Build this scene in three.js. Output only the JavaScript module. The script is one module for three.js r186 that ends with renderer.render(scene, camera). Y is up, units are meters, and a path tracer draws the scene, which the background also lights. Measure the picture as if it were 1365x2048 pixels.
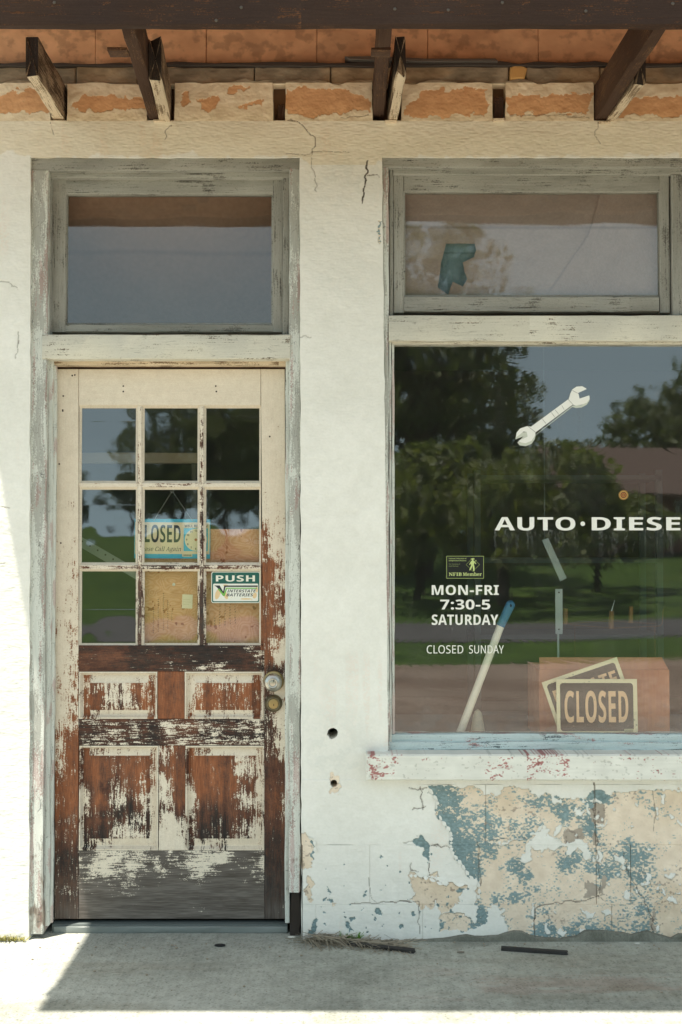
import * as THREE from 'three';
import { FontLoader } from 'three/addons/loaders/FontLoader.js';
import { mergeGeometries, toCreasedNormals } from 'three/addons/utils/BufferGeometryUtils.js';

// ------------------------------------------------------------------ camera, sky, sun, exposure
const scene = new THREE.Scene();
const EYE = 1.45, DIST = 4, F = 2180, PITCH = THREE.MathUtils.degToRad(1.524);
const camera = new THREE.PerspectiveCamera(2 * Math.atan(1024 / F) * 180 / Math.PI, 1365 / 2048, 0.05, 900);
camera.position.set(0, EYE, DIST);
camera.rotation.set(PITCH, 0, 0);
const SUN = new THREE.Vector3(-0.186, 1, 0.15).normalize();
const skyAt = (el) => { const t = Math.pow(Math.max(0, Math.sin(el)), 0.5); return [0.58 + (0.225 - 0.58) * t, 0.79 + (0.245 - 0.79) * t, 0.86 + (0.28 - 0.86) * t]; };
{ // hazy summer sky: pale towards the horizon, bluer overhead, a little brighter round the sun
  const w = 256, h = 128, d = new Float32Array(w * h * 4), v = new THREE.Vector3();
  for (let j = 0; j < h; j++) for (let i = 0; i < w; i++) {
    const el = ((j + 0.5) / h - 0.5) * Math.PI, az = ((i + 0.5) / w - 0.5) * 2 * Math.PI, c = skyAt(el); v.set(Math.cos(el) * Math.cos(az), Math.sin(el), Math.cos(el) * Math.sin(az));
    const g = 0.35 * Math.exp((v.dot(SUN) - 1) * 9), k = (j * w + i) * 4; d[k] = c[0] + g; d[k + 1] = c[1] + g * 0.97; d[k + 2] = c[2] + g * 0.9; d[k + 3] = 1;
  }
  const t = new THREE.DataTexture(d, w, h, THREE.RGBAFormat, THREE.FloatType); t.mapping = THREE.EquirectangularReflectionMapping; t.magFilter = t.minFilter = THREE.LinearFilter; t.needsUpdate = true;
  scene.background = t; scene.environment = t;
}
const sun = new THREE.DirectionalLight(new THREE.Color(1, 0.92, 0.81), 4.6);
sun.position.copy(SUN).multiplyScalar(60);
sun.castShadow = true; sun.shadow.mapSize.set(2048, 2048);
Object.assign(sun.shadow.camera, { left: -40, right: 40, top: 60, bottom: -60, near: 1, far: 160 });
sun.shadow.radius = 1;
scene.add(sun, sun.target);
const renderer = new THREE.WebGLRenderer({ antialias: true });
renderer.toneMapping = THREE.LinearToneMapping;
renderer.toneMappingExposure = 2.42;
renderer.shadowMap.enabled = true;

// ------------------------------------------------------------------ helpers: noise, projection, naming
function mulberry(a) { return () => { a |= 0; a = a + 0x6D2B79F5 | 0; let t = Math.imul(a ^ a >>> 15, 1 | a); t = t + Math.imul(t ^ t >>> 7, 61 | t) ^ t; return ((t ^ t >>> 14) >>> 0) / 4294967296; }; }
const R = mulberry(20240611);
const PT = new Uint8Array(512), RV = new Float32Array(256);
for (let i = 0; i < 256; i++) { PT[i] = i; RV[i] = R(); }
for (let i = 255; i > 0; i--) { const j = Math.floor(R() * (i + 1)); const t = PT[i]; PT[i] = PT[j]; PT[j] = t; }
for (let i = 0; i < 256; i++) PT[i + 256] = PT[i];
function vn(x, y) {
  const xf = Math.floor(x), yf = Math.floor(y), a = xf & 255, b = yf & 255, a1 = (a + 1) & 255, b1 = (b + 1) & 255;
  let u = x - xf, v = y - yf; u = u * u * (3 - 2 * u); v = v * v * (3 - 2 * v);
  const p = PT[a], q = PT[a1], c0 = RV[PT[p + b]], c1 = RV[PT[q + b]], d0 = RV[PT[p + b1]], d1 = RV[PT[q + b1]];
  return c0 + (c1 - c0) * u + (d0 - c0 + (c0 - c1 - d0 + d1) * u) * v;
}
function fbm(x, y, o) { let s = 0, a = 0.5, n = 0; for (let i = 0; i < o; i++) { s += a * vn(x, y); n += a; a *= 0.55; x = x * 2.03 + 17.3; y = y * 2.03 + 9.1; } return s / n; }
function fbr(x, y, o) { let s = 0, a = 0.5, n = 0; for (let i = 0; i < o; i++) { s += a * vn(x, y); n += a; a *= 0.55; const t = x * 1.62 - y * 1.22 + 17.3; y = x * 1.22 + y * 1.62 + 9.1; x = t; } return s / n; }   // the same with turned octaves
const clamp = (x, a = 0, b = 1) => x < a ? a : x > b ? b : x;
const sstep = (a, b, x) => { const t = clamp((x - a) / (b - a)); return t * t * (3 - 2 * t); };
const lerp = (a, b, t) => a + (b - a) * t;
const CP = Math.cos(PITCH), SP = Math.sin(PITCH);
function W(px, py, z = 0) {                    // photo pixel -> point on the plane z
  const dx = (px - 682.5) / F, dy = (1024 - py) / F, vy = dy * CP + SP, vz = -CP + dy * SP, t = (z - DIST) / vz;
  return new THREE.Vector3(dx * t, EYE + vy * t, z);
}
function G(px, py, y = 0) {                    // photo pixel -> point on the ground height y
  const dx = (px - 682.5) / F, dy = (1024 - py) / F, vy = dy * CP + SP, vz = -CP + dy * SP, t = (y - EYE) / vy;
  return new THREE.Vector3(dx * t, y, DIST + vz * t);
}
function toPx(X, Y, z = 0) {                   // world -> photo pixel
  const y = Y - EYE, d = z - DIST, vy = y * CP + d * SP, vz = -y * SP + d * CP;
  return [682.5 + F * X / -vz, 1024 - F * vy / -vz];
}
const taken = new Map();
function numbered(name) { const n = taken.get(name) || 0; taken.set(name, n + 1); return n ? `${name}_${String(n).padStart(3, '0')}` : name; }
function dress(o) { o.castShadow = true; o.receiveShadow = true; return o; }
function part(name, geo, mat, parent) { const m = dress(new THREE.Mesh(geo, mat)); m.name = name; parent.add(m); return m; }
function sub(name, parent) { const g = new THREE.Group(); g.name = name; parent.add(g); return g; }
function tag(o, label, category, group) { o.userData.label = label; o.userData.category = category; if (group) o.userData.group = group; return o; }
function thing(name, label, category, pos, group) { const g = new THREE.Group(); g.name = numbered(name); if (pos) g.position.copy(pos); tag(g, label, category, group); scene.add(g); return g; }
function single(name, geo, mat, label, category, group) { const m = dress(new THREE.Mesh(geo, mat)); m.name = numbered(name); tag(m, label, category, group); scene.add(m); return m; }
function struct(name, geo, mat) { const m = dress(new THREE.Mesh(geo, mat)); m.name = name; m.userData.kind = 'structure'; scene.add(m); return m; }
function stuff(name, geo, mat, label, category) { const m = dress(new THREE.Mesh(geo, mat)); m.name = numbered(name); m.userData.kind = 'stuff'; tag(m, label, category); scene.add(m); return m; }

// ------------------------------------------------------------------ helpers: textures
function tex(data, w, h, srgb, wrap = THREE.RepeatWrapping) {
  const t = new THREE.DataTexture(data, w, h, THREE.RGBAFormat);
  t.magFilter = THREE.LinearFilter; t.minFilter = THREE.LinearMipmapLinearFilter; t.generateMipmaps = true;
  t.wrapS = t.wrapT = wrap; if (srgb) t.colorSpace = THREE.SRGBColorSpace; t.needsUpdate = true; return t;
}
function bake(w, h, fn, wrap) {                // fn(u, v, out) fills [r, g, b (sRGB 0..255), height 0..1]
  const c = new Uint8Array(w * h * 4), b = new Uint8Array(w * h * 4), o = [0, 0, 0, 0.5];
  for (let j = 0, k = 0; j < h; j++) for (let i = 0; i < w; i++, k += 4) {
    fn((i + 0.5) / w, (j + 0.5) / h, o, i, j);
    c[k] = clamp(o[0], 0, 255); c[k + 1] = clamp(o[1], 0, 255); c[k + 2] = clamp(o[2], 0, 255); c[k + 3] = 255;
    b[k] = b[k + 1] = b[k + 2] = clamp(o[3]) * 255; b[k + 3] = 255;
  }
  return { map: tex(c, w, h, true, wrap), bump: tex(b, w, h, false, wrap) };
}
function std(maps, bumpScale, roughness = 0.9, extra = {}) { return new THREE.MeshStandardMaterial({ map: maps.map, bumpMap: maps.bump, bumpScale, roughness, side: THREE.DoubleSide, ...extra }); }
function rescale(m, rx, ry, ox = 0, oy = 0) {
  const f = (t) => { if (!t) return t; const c = t.clone(); c.repeat.set(rx, ry); c.offset.set(ox, oy); c.needsUpdate = true; return c; };
  return { map: f(m.map), bump: f(m.bump) };
}
function canvas(w, h, draw) { const c = document.createElement('canvas'); c.width = w; c.height = h; draw(c.getContext('2d'), w, h); return c; }
function canvasTex(w, h, draw) { const t = new THREE.CanvasTexture(canvas(w, h, draw)); t.colorSpace = THREE.SRGBColorSpace; return t; }
function field(points, x0, y0, x1, y1, nx, ny, power = 3) {   // smooth field through scattered points, sampled on a grid; each point [x, y, values...]
  const k = points[0].length - 2, g = new Float32Array((nx + 1) * (ny + 1) * k);
  for (let j = 0; j <= ny; j++) for (let i = 0; i <= nx; i++) {
    const x = x0 + (x1 - x0) * i / nx, y = y0 + (y1 - y0) * j / ny; let s = 0; const at = (j * (nx + 1) + i) * k;
    for (const p of points) { const d = Math.hypot(p[0] - x, p[1] - y) + 1.5, w = 1 / Math.pow(d, power); s += w; for (let q = 0; q < k; q++) g[at + q] += w * p[2 + q]; }
    for (let q = 0; q < k; q++) g[at + q] /= s;
  }
  return (x, y, q = 0) => {
    const a = clamp((x - x0) / (x1 - x0) * nx, 0, nx - 0.001), b = clamp((y - y0) / (y1 - y0) * ny, 0, ny - 0.001), i = Math.floor(a), j = Math.floor(b), u = a - i, v = b - j;
    const r = (jj, ii) => g[(jj * (nx + 1) + ii) * k + q];
    return lerp(lerp(r(j, i), r(j, i + 1), u), lerp(r(j + 1, i), r(j + 1, i + 1), u), v);
  };
}

// ------------------------------------------------------------------ helpers: geometry
function finish(pos, idx, uv, crease = 0.7) {
  const g = new THREE.BufferGeometry();
  g.setAttribute('position', new THREE.Float32BufferAttribute(pos, 3));
  g.setAttribute('uv', new THREE.Float32BufferAttribute(uv, 2));
  g.setIndex(idx);
  return toCreasedNormals(g, crease);
}
let plankSeed = 0;
function plank(p0, p1, aw, w, d, o = {}) {      // timber from p0 to p1 (centre line): aw = direction of its width w; depth d is across both
  const { seg = Math.max(2, Math.ceil(p0.distanceTo(p1) / 0.06)), wob = 0.001, bev = 0.003, ragged = 0 } = o;
  const dir = p1.clone().sub(p0).normalize(), A = aw.clone().normalize(), B = dir.clone().cross(A).normalize(), s = ++plankSeed * 7.31, su = o.u0 ?? s;
  const hw = w / 2, hd = d / 2, b = Math.min(bev, hw * 0.4, hd * 0.4);
  const sec = [[-hw + b, -hd], [hw - b, -hd], [hw, -hd + b], [hw, hd - b], [hw - b, hd], [-hw + b, hd], [-hw, hd - b], [-hw, -hd + b]];
  const per = [0]; for (let i = 1; i < 9; i++) { const a = sec[i - 1], c = sec[i % 8]; per.push(per[i - 1] + Math.hypot(a[0] - c[0], a[1] - c[1])); }
  const pos = [], uv = [], idx = [], L = p0.distanceTo(p1);
  for (let k = 0; k <= seg; k++) {
    const t = k / seg;
    for (let i = 0; i < 9; i++) {
      const q = sec[i % 8], n1 = (vn(t * L * 14 + s, (i % 8) * 3.7 + s) - 0.5) * 2 * wob, n2 = (vn(t * L * 14 + s + 50, (i % 8) * 3.7 + s) - 0.5) * 2 * wob;
      const rag = ragged && (k === 0 || k === seg) ? (vn((i % 8) * 2.3 + s, k + s) - 0.5) * 2 * ragged * (k ? 1 : o.ragStart ? 1 : 0) : 0;
      const P = p0.clone().lerp(p1, t).addScaledVector(A, q[0] + n1).addScaledVector(B, q[1] + n2).addScaledVector(dir, rag);
      pos.push(P.x, P.y, P.z); uv.push(t * L + su, per[i] + s * 0.37);
    }
  }
  for (let k = 0; k < seg; k++) for (let i = 0; i < 8; i++) { const a = k * 9 + i; idx.push(a, a + 1, a + 9, a + 1, a + 10, a + 9); }
  for (const k of [0, seg]) {
    const c = pos.length / 3, P = k ? p1 : p0; pos.push(P.x, P.y, P.z); uv.push(s, s);
    for (let i = 0; i < 9; i++) { const a = (k * 9 + i) * 3; pos.push(pos[a], pos[a + 1], pos[a + 2]); uv.push(s + sec[i % 8][0], s + sec[i % 8][1]); }
    for (let i = 0; i < 8; i++) k ? idx.push(c, c + 1 + i, c + 2 + i) : idx.push(c, c + 2 + i, c + 1 + i);
  }
  return finish(pos, idx, uv);
}
function facesApart(g, dir) {                   // groups: 0 sides, 1 underside, 2 far end
  const p = g.attributes.position, n = g.attributes.normal, lists = [[], [], []], N = new THREE.Vector3(), a = new THREE.Vector3(), b = new THREE.Vector3(), c = new THREE.Vector3();
  for (let i = 0; i < p.count; i += 3) { a.fromBufferAttribute(p, i); b.fromBufferAttribute(p, i + 1); c.fromBufferAttribute(p, i + 2); N.copy(b).sub(a).cross(c.sub(a)).normalize(); lists[N.dot(dir) > 0.6 ? 2 : N.y < -0.6 ? 1 : 0].push(i, i + 1, i + 2); }
  const o = new THREE.BufferGeometry(); for (const k of ['position', 'normal', 'uv']) { const A = g.attributes[k], w = A.itemSize, d = new Float32Array(A.count * w); let q = 0; for (const l of lists) for (const i of l) for (let e = 0; e < w; e++) d[q++] = A.array[i * w + e]; o.setAttribute(k, new THREE.BufferAttribute(d, w)); }
  let st = 0; lists.forEach((l, k) => { if (l.length) o.addGroup(st, l.length, k); st += l.length; }); return o;
}
const XA = new THREE.Vector3(1, 0, 0), YA = new THREE.Vector3(0, 1, 0), ZA = new THREE.Vector3(0, 0, 1), V = (x, y, z) => new THREE.Vector3(x, y, z);
// plank that fills a photo rectangle on the front plane z, depth d behind it; runs along the longer side
function facePlank(x0, y0, x1, y1, z, d, o = {}) {
  const a = W(x0, y0, z), b = W(x1, y1, z), X0 = Math.min(a.x, b.x), X1 = Math.max(a.x, b.x), Y0 = Math.min(a.y, b.y), Y1 = Math.max(a.y, b.y), m = z - d / 2;
  return X1 - X0 > Y1 - Y0 ? plank(V(X0, (Y0 + Y1) / 2, m), V(X1, (Y0 + Y1) / 2, m), YA, Y1 - Y0, d, o) : plank(V((X0 + X1) / 2, Y0, m), V((X0 + X1) / 2, Y1, m), XA, X1 - X0, d, o);
}
function worldUV(g, x0, y0, x1, y1) { const p = g.attributes.position, u = new Float32Array(p.count * 2); for (let i = 0; i < p.count; i++) { u[2 * i] = (p.getX(i) - x0) / (x1 - x0); u[2 * i + 1] = (p.getY(i) - y0) / (y1 - y0); } g.setAttribute('uv', new THREE.BufferAttribute(u, 2)); return g; }
function slab(pts, z0, z1, bev = 0.003, holes = []) { // polygon (world x, y) from z0 (back) to z1 (front) with a small chamfer
  const s = new THREE.Shape(pts.map((p) => new THREE.Vector2(p[0], p[1])));
  for (const h of holes) s.holes.push(new THREE.Path(h.map((p) => new THREE.Vector2(p[0], p[1]))));
  const g = new THREE.ExtrudeGeometry(s, { depth: z1 - z0 - 2 * bev, bevelEnabled: bev > 0, bevelThickness: bev, bevelSize: bev, bevelOffset: -bev, bevelSegments: 1, curveSegments: 10 });
  g.translate(0, 0, z0 + bev); return g;
}
function rough(pts, step = 0.035, amp = 0.0022, seed = 0) { // subdivide and jitter a closed outline
  const out = []; pts.forEach((p, i) => { const q = pts[(i + 1) % pts.length], L = Math.hypot(q[0] - p[0], q[1] - p[1]), n = Math.max(1, Math.round(L / step)), nx = (q[1] - p[1]) / L, ny = -(q[0] - p[0]) / L;
    for (let k = 0; k < n; k++) { const t = k / n, j = k ? (fbm(i * 31 + t * L * 18 + seed, seed * 1.7, 2) - 0.5) * 2 * amp : 0; out.push([p[0] + (q[0] - p[0]) * t + nx * j, p[1] + (q[1] - p[1]) * t + ny * j]); } });
  return out;
}
const pxPoly = (pts, z = 0) => pts.map((p) => { const w = W(p[0], p[1], z); return [w.x, w.y]; });
const pxRect = (x0, y0, x1, y1, z = 0) => { const a = W(x0, y0, z), b = W(x1, y1, z); return [[a.x, b.y], [b.x, b.y], [b.x, a.y], [a.x, a.y]]; };
function ring(o, zo, i, zi) {                   // sloping frame between two rectangles [x0, y0, x1, y1] (world)
  const P = [], U = [], c = (r, k) => [[r[0], r[1]], [r[2], r[1]], [r[2], r[3]], [r[0], r[3]]][k % 4];
  for (let k = 0; k < 4; k++) { const a = c(o, k), b = c(o, k + 1), d = c(i, k + 1), e = c(i, k), q = [[...a, zo], [...b, zo], [...d, zi], [...e, zi]]; for (const n of [0, 1, 2, 0, 2, 3]) { P.push(...q[n]); U.push(0, 0); } }
  const g = new THREE.BufferGeometry(); g.setAttribute('position', new THREE.Float32BufferAttribute(P, 3)); g.setAttribute('uv', new THREE.Float32BufferAttribute(U, 2)); g.computeVertexNormals(); return g;
}
function quad(x0, y0, x1, y1, z) { const g = new THREE.PlaneGeometry(x1 - x0, y1 - y0); g.translate((x0 + x1) / 2, (y0 + y1) / 2, z); return g; }
function rectOf(x0, y0, x1, y1, z) { const a = W(x0, y1, z), b = W(x1, y0, z); return [a.x, a.y, b.x, b.y]; }

// ------------------------------------------------------------------ textures: the wall's paint layers
const WX0 = -2.2, WX1 = 2.8, WY0 = -0.05, WY1 = 3.65;
const zp = (pts) => pts.map(([x, y]) => [800 + x * 0.4139, 1540 + y * 0.4138]);   // traced on an enlargement of the area under the sill
const peelEdge = zp([[140, 88], [185, 150], [175, 190], [205, 245], [245, 295], [250, 345], [245, 375], [262, 410], [300, 455], [335, 510], [380, 540], [385, 600], [370, 650]]);
const wallMaps = (() => {
  const w = 2048, h = 1516, cx = (X) => (X - WX0) / (WX1 - WX0) * w, cy = (Y) => (WY1 - Y) / (WY1 - WY0) * h;
  const poly = (c, pts) => { c.beginPath(); pts.forEach((p, i) => { const q = W(p[0], p[1], 0); i ? c.lineTo(cx(q.x), cy(q.y)) : c.moveTo(cx(q.x), cy(q.y)); }); };
  const fill = (c, pts, col) => { c.fillStyle = col; poly(c, pts); c.closePath(); c.fill(); };
  const line = (c, pts, lw, col) => { c.strokeStyle = col; c.lineWidth = lw; c.lineJoin = 'round'; poly(c, pts); c.stroke(); };
  const oval = (c, x, y, rx, ry, col) => { const p = []; for (let a = 0; a < 20; a++) p.push([x + rx * Math.cos(a * Math.PI / 10), y + ry * Math.sin(a * Math.PI / 10)]); fill(c, p, col); };
  const peelMain = zp([[140, 88], [185, 150], [175, 190], [205, 245], [245, 295], [250, 345], [245, 375], [262, 410], [300, 455], [335, 510], [380, 540], [385, 600], [370, 650], [385, 660], [378, 700], [352, 735], [385, 765], [430, 720], [425, 690], [460, 655], [500, 690], [515, 740], [525, 830], [1900, 850], [1900, 95], [1365, 100], [1100, 100], [1000, 130], [960, 95], [930, 100], [900, 150], [800, 150], [760, 120], [700, 115], [660, 130], [640, 95], [500, 88], [470, 125], [410, 125], [390, 88], [250, 80]]);
  const peels = [peelMain, zp([[65, 350], [110, 330], [150, 365], [140, 440], [115, 400], [75, 375]]),
    zp([[45, 510], [70, 495], [85, 510], [140, 522], [210, 555], [320, 550], [342, 570], [290, 590], [285, 640], [200, 705], [195, 660], [175, 630], [140, 682], [60, 640], [70, 600], [50, 560]]),
    zp([[185, 715], [240, 690], [300, 695], [360, 740], [380, 770], [280, 782], [190, 770]]), zp([[255, 590], [285, 572], [310, 580], [290, 597]]), zp([[150, 500], [190, 497], [185, 520], [155, 518]]),
    [[602, 1672], [612, 1668], [629, 1680], [631, 1706], [626, 1722], [611, 1741], [602, 1736]], [[612, 1754], [618, 1752], [626, 1765], [624, 1786], [629, 1800], [621, 1804], [613, 1790]], [[622, 1842], [638, 1838], [640, 1850], [632, 1868], [621, 1865]],
    [[660, 1545], [672, 1540], [680, 1562], [676, 1588], [668, 1591], [662, 1580]], [[757, 440], [762, 445], [761, 490], [756, 480]], [[663, 1805], [680, 1803], [672, 1812]]];
  const sq = mulberry(404), dots = [];
  for (let k = 0; k < 70; k++) { const x = 640 + sq() * 300, y = 1700 + Math.pow(sq(), 0.6) * 165, r = 0.8 + Math.pow(sq(), 4) * 6; if (x > 830 && y < 1790) continue; const p = []; for (let a = 0; a < 7; a++) p.push([x + r * (0.5 + sq()) * Math.cos(a * 0.9), y + r * (0.5 + sq() * 0.8) * Math.sin(a * 0.9)]); dots.push(p); }
  dots.push([[748, 1822], [757, 1820], [765, 1823], [760, 1833], [753, 1834]], [[655, 1778], [663, 1777], [663, 1787], [657, 1783]]);
  peels.push(...dots);
  const teals = [...dots, zp([[255, 590], [285, 572], [310, 580], [290, 597]]), zp([[65, 350], [110, 330], [150, 365], [140, 440], [115, 400], [75, 375]]), [[625, 1680], [632, 1682], [631, 1706], [626, 1720]], [[622, 1842], [638, 1838], [640, 1850], [632, 1868], [621, 1865]], zp([[190, 775], [215, 735], [180, 740]])];
  const flakes = [[[575, 440], [600, 400], [620, 350], [650, 330], [690, 265], [720, 310], [780, 350], [850, 345], [890, 350], [920, 400], [910, 430], [870, 390], [830, 412], [790, 370], [740, 400], [690, 390], [650, 385], [630, 450], [600, 455]], [[945, 390], [1000, 405], [995, 430], [975, 470], [960, 440]], [[1080, 595], [1110, 597], [1130, 612], [1110, 640], [1085, 620]], [[970, 675], [1005, 670], [1030, 692], [1020, 715], [980, 720]], [[630, 650], [655, 655], [648, 700], [632, 700]], [[875, 680], [920, 690], [950, 695], [940, 722], [890, 710]], [[860, 190], [910, 215], [890, 235], [850, 225]], [[955, 262], [1010, 252], [1015, 265], [960, 278]], [[1285, 510], [1330, 495], [1330, 525]], [[1300, 625], [1345, 615], [1335, 640], [1305, 642]], [[520, 345], [600, 335], [590, 350], [400, 360]], [[1345, 590], [1365, 580], [1365, 605]]].map(zp);
  const orange = [[[-300, 195], [0, 190], [60, 176], [95, 190], [102, 226], [-300, 224]], [[148, 207], [165, 190], [285, 197], [292, 222], [150, 222]], [[572, 180], [610, 176], [683, 180], [742, 195], [742, 224], [700, 226], [610, 236], [572, 226]], [[805, 217], [850, 182], [976, 175], [976, 226], [860, 236], [805, 228]], [[1013, 192], [1186, 186], [1172, 227], [1018, 229]], [[1238, 205], [1290, 195], [1700, 188], [1700, 232], [1238, 232]], [[362, 188], [378, 184], [385, 205], [365, 212]], [[398, 205], [440, 190], [432, 220], [402, 219]], [[455, 176], [500, 172], [490, 184], [460, 186]], [[480, 212], [525, 202], [526, 214], [490, 216]]];
  const cracks = [[1.3, zp([[940, 60], [945, 300], [965, 480], [968, 600], [1000, 642]])], [1.6, zp([[968, 610], [900, 632], [800, 640], [700, 655], [655, 668], [652, 720], [656, 800]])], [1.4, zp([[1085, 395], [1100, 480], [1140, 560], [1190, 650], [1220, 720], [1225, 790]])], [1.3, zp([[105, 85], [108, 200]])], [1.3, zp([[62, 192], [110, 182], [130, 170]])], [1.3, zp([[40, 95], [75, 95], [90, 104], [130, 88]])], [1.6, zp([[145, 440], [146, 505], [110, 537]])], [1.2, zp([[0, 635], [90, 642], [95, 790]])], [1.2, zp([[15, 350], [65, 350]])], [1.4, zp([[150, 372], [190, 365], [245, 374]])], [1.2, zp([[55, 450], [60, 490], [95, 490]])], [1.1, zp([[380, 350], [385, 420], [392, 560]])], [1, zp([[395, 340], [640, 335]])],
    [1.4, [[576, 240], [602, 245], [618, 268], [630, 277], [630, 298], [622, 312]]], [1, [[624, 316], [626, 335], [631, 360], [635, 382]]], [1.2, [[737, 352], [748, 350], [760, 354]]], [1, [[1195, 240], [1196, 256], [1190, 270], [1203, 288]]], [1, [[104, 245], [109, 271]]], [1.2, [[332, 280], [334, 258], [345, 252]]], [1, [[700, 1806], [754, 1806], [770, 1803], [822, 1804]]], [0.9, [[738, 1755], [740, 1790], [754, 1804]]], [0.9, [[600, 675], [614, 672], [625, 674]]], [1, [[0, 565], [20, 567], [36, 580]]], [1, [[34, 720], [40, 665]]], [0.9, [[575, 310], [600, 308], [680, 302], [700, 306]]], [0.9, [[683, 238], [740, 232]]], [0.9, [[1020, 232], [1120, 230], [1180, 236]]], [0.9, [[0, 1130], [14, 1128]]], [0.9, [[4, 1014], [22, 1016]]], [1, zp([[1225, 100], [1235, 200], [1225, 300]])]];
  const big = [[736, 322], [735, 345], [730, 372], [726, 408]];
  const A = canvas(w, h, (c) => { c.fillStyle = '#000'; c.fillRect(0, 0, w, h); c.globalCompositeOperation = 'lighter'; peels.forEach((p) => fill(c, p, '#f00')); flakes.forEach((p) => fill(c, p, '#0f0')); cracks.forEach(([lw, p]) => line(c, p, lw * 0.55, 'rgba(0,0,255,0.8)')); line(c, big, 1.7, '#00f'); }).getContext('2d').getImageData(0, 0, w, h).data;
  const B = canvas(w, h, (c) => { c.fillStyle = '#000'; c.fillRect(0, 0, w, h); c.globalCompositeOperation = 'lighter'; orange.forEach((p) => fill(c, p, '#f00'));
    for (const [x, y, a, b] of [[835, 320, 52, 30], [957, 208, 36, 46], [940, 335, 24, 32], [925, 585, 36, 42], [985, 560, 14, 52], [1225, 725, 14, 55]]) oval(c, 800 + x * 0.4139, 1540 + y * 0.4138, a * 0.414, b * 0.414, '#0f0');
    teals.forEach((p) => fill(c, p, '#00f')); }).getContext('2d').getImageData(0, 0, w, h).data;
  const tealAt = field([[220, 110, .9], [270, 160, .9], [220, 250, .95], [300, 390, 1], [340, 480, 1], [440, 400, .75], [560, 470, .95], [620, 500, .8], [800, 440, .8], [780, 200, .75], [920, 270, .9], [870, 160, .6], [650, 150, .6], [970, 120, 1], [1140, 400, .75], [1150, 500, .8], [990, 500, .7], [560, 620, .6], [660, 590, .5], [390, 700, 1], [460, 640, .7], [720, 780, .8], [860, 790, .8], [1080, 740, .7], [1190, 730, .7], [1240, 150, .5], [930, 790, .8], [420, 310, .62], [600, 310, .62], [480, 300, .5], [530, 730, .55], [400, 780, .8], [1260, 160, .4],
    [350, 120, .2], [430, 200, .38], [540, 200, .15], [600, 250, .4], [480, 450, .15], [700, 450, .1], [660, 480, 0], [460, 540, .05], [690, 540, .1], [860, 560, .2], [900, 600, .1], [1040, 560, .2], [1100, 200, .05], [1180, 300, .08], [1300, 300, .2], [1300, 500, .08], [1300, 700, .15], [560, 680, .1], [800, 690, .2], [950, 700, .2], [500, 520, .05], [730, 260, .1], [840, 320, 0], [1000, 220, 0], [1330, 150, .22], [1060, 250, .1], [430, 630, .1], [600, 750, .2], [320, 160, .45], [140, 560, 0], [220, 600, 0], [280, 740, .05], [-400, 400, .2], [1600, 400, .1]].map(([x, y, t]) => [800 + x * 0.4139, 1540 + y * 0.4138, t]), 590, 1560, 1500, 1900, 180, 70, 3.2);
  const at = (D, x, y, ch) => D[((clamp(Math.round(y), 0, h - 1)) * w + clamp(Math.round(x), 0, w - 1)) * 4 + ch] / 255;
  return bake(w, h, (u, v, o) => {
    const X = lerp(WX0, WX1, u), Y = lerp(WY0, WY1, v), [px, py] = toPx(X, Y), ix = u * w, iy = (1 - v) * h;
    const n1 = fbr(X * 5, Y * 5, 3), n2 = fbr(X * 38 + 9, Y * 38, 3), n3 = vn(X * 190, Y * 190), n4 = vn(X * 70 + 40, Y * 240);
    let hgt = 0.45 + (n2 - 0.5) * 0.25 + (n1 - 0.5) * 0.25 + (n4 - 0.5) * 0.08;
    let r = 230, g = 228, b = 220;                                           // limewash white
    const dirt = (n1 - 0.5) * 12 + (n2 - 0.5) * 9 + (n3 - 0.5) * 5; r += dirt; g += dirt; b += dirt * 1.1;
    const wx = ix + (vn(X * 45, Y * 45) - 0.5) * 9 + (vn(X * 130, Y * 130) - 0.5) * 4, wy = iy + (vn(X * 45 + 70, Y * 45) - 0.5) * 9 + (vn(X * 130 + 31, Y * 130) - 0.5) * 4;
    if (py < 330 && Y < 3.02) {                                               // lintel: yellowed render
      const e = 312 + (fbm(X * 9, 3, 3) - 0.5) * 26 + sstep(610, 640, px) * sstep(760, 730, px) * 44, k = sstep(e + 3, e - 3, py + (n2 - 0.5) * 14);
      const st = 0.55 + 0.45 * sstep(0.35, 0.65, fbm(X * 3 + 5, Y * 9, 3));
      r = lerp(r, 229 * (0.96 + 0.04 * st) + dirt, k); g = lerp(g, 221 * (0.955 + 0.045 * st) + dirt, k); b = lerp(b, 203 * (0.94 + 0.06 * st) + dirt, k);
      hgt += k * (vn(X * 60, Y * 190) - 0.5) * 0.12;
    }
    // faint grey grime patches and rusty runs with ragged outlines
    const grime = sstep(0.6, 0.78, fbr(X * 2.1 + 31, Y * 2.9 + 7, 4)) * sstep(0.35, 0.6, n2); r -= grime * 9; g -= grime * 8; b -= grime * 8;
    const run = sstep(0.62, 0.76, vn(X * 42, Y * 3.2)) * sstep(0.55, 0.7, fbm(X * 3, Y * 2.2 + 60, 3)) * sstep(0.3, 0.6, n3) * (px < 900 ? 1 : 0); g -= run * 7; b -= run * 9; r -= run * 2;
    if (py > 155 && py < 250 && Y >= 3.005) {                                 // infill between the rafters
      const wh = fbm(X * 22, Y * 40, 3); r = 222 + (wh - 0.5) * 40; g = 206 + (wh - 0.5) * 46; b = 178 + (wh - 0.5) * 50; hgt += (fbm(X * 50, Y * 50, 3) - 0.5) * 0.5;
      
    }
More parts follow.
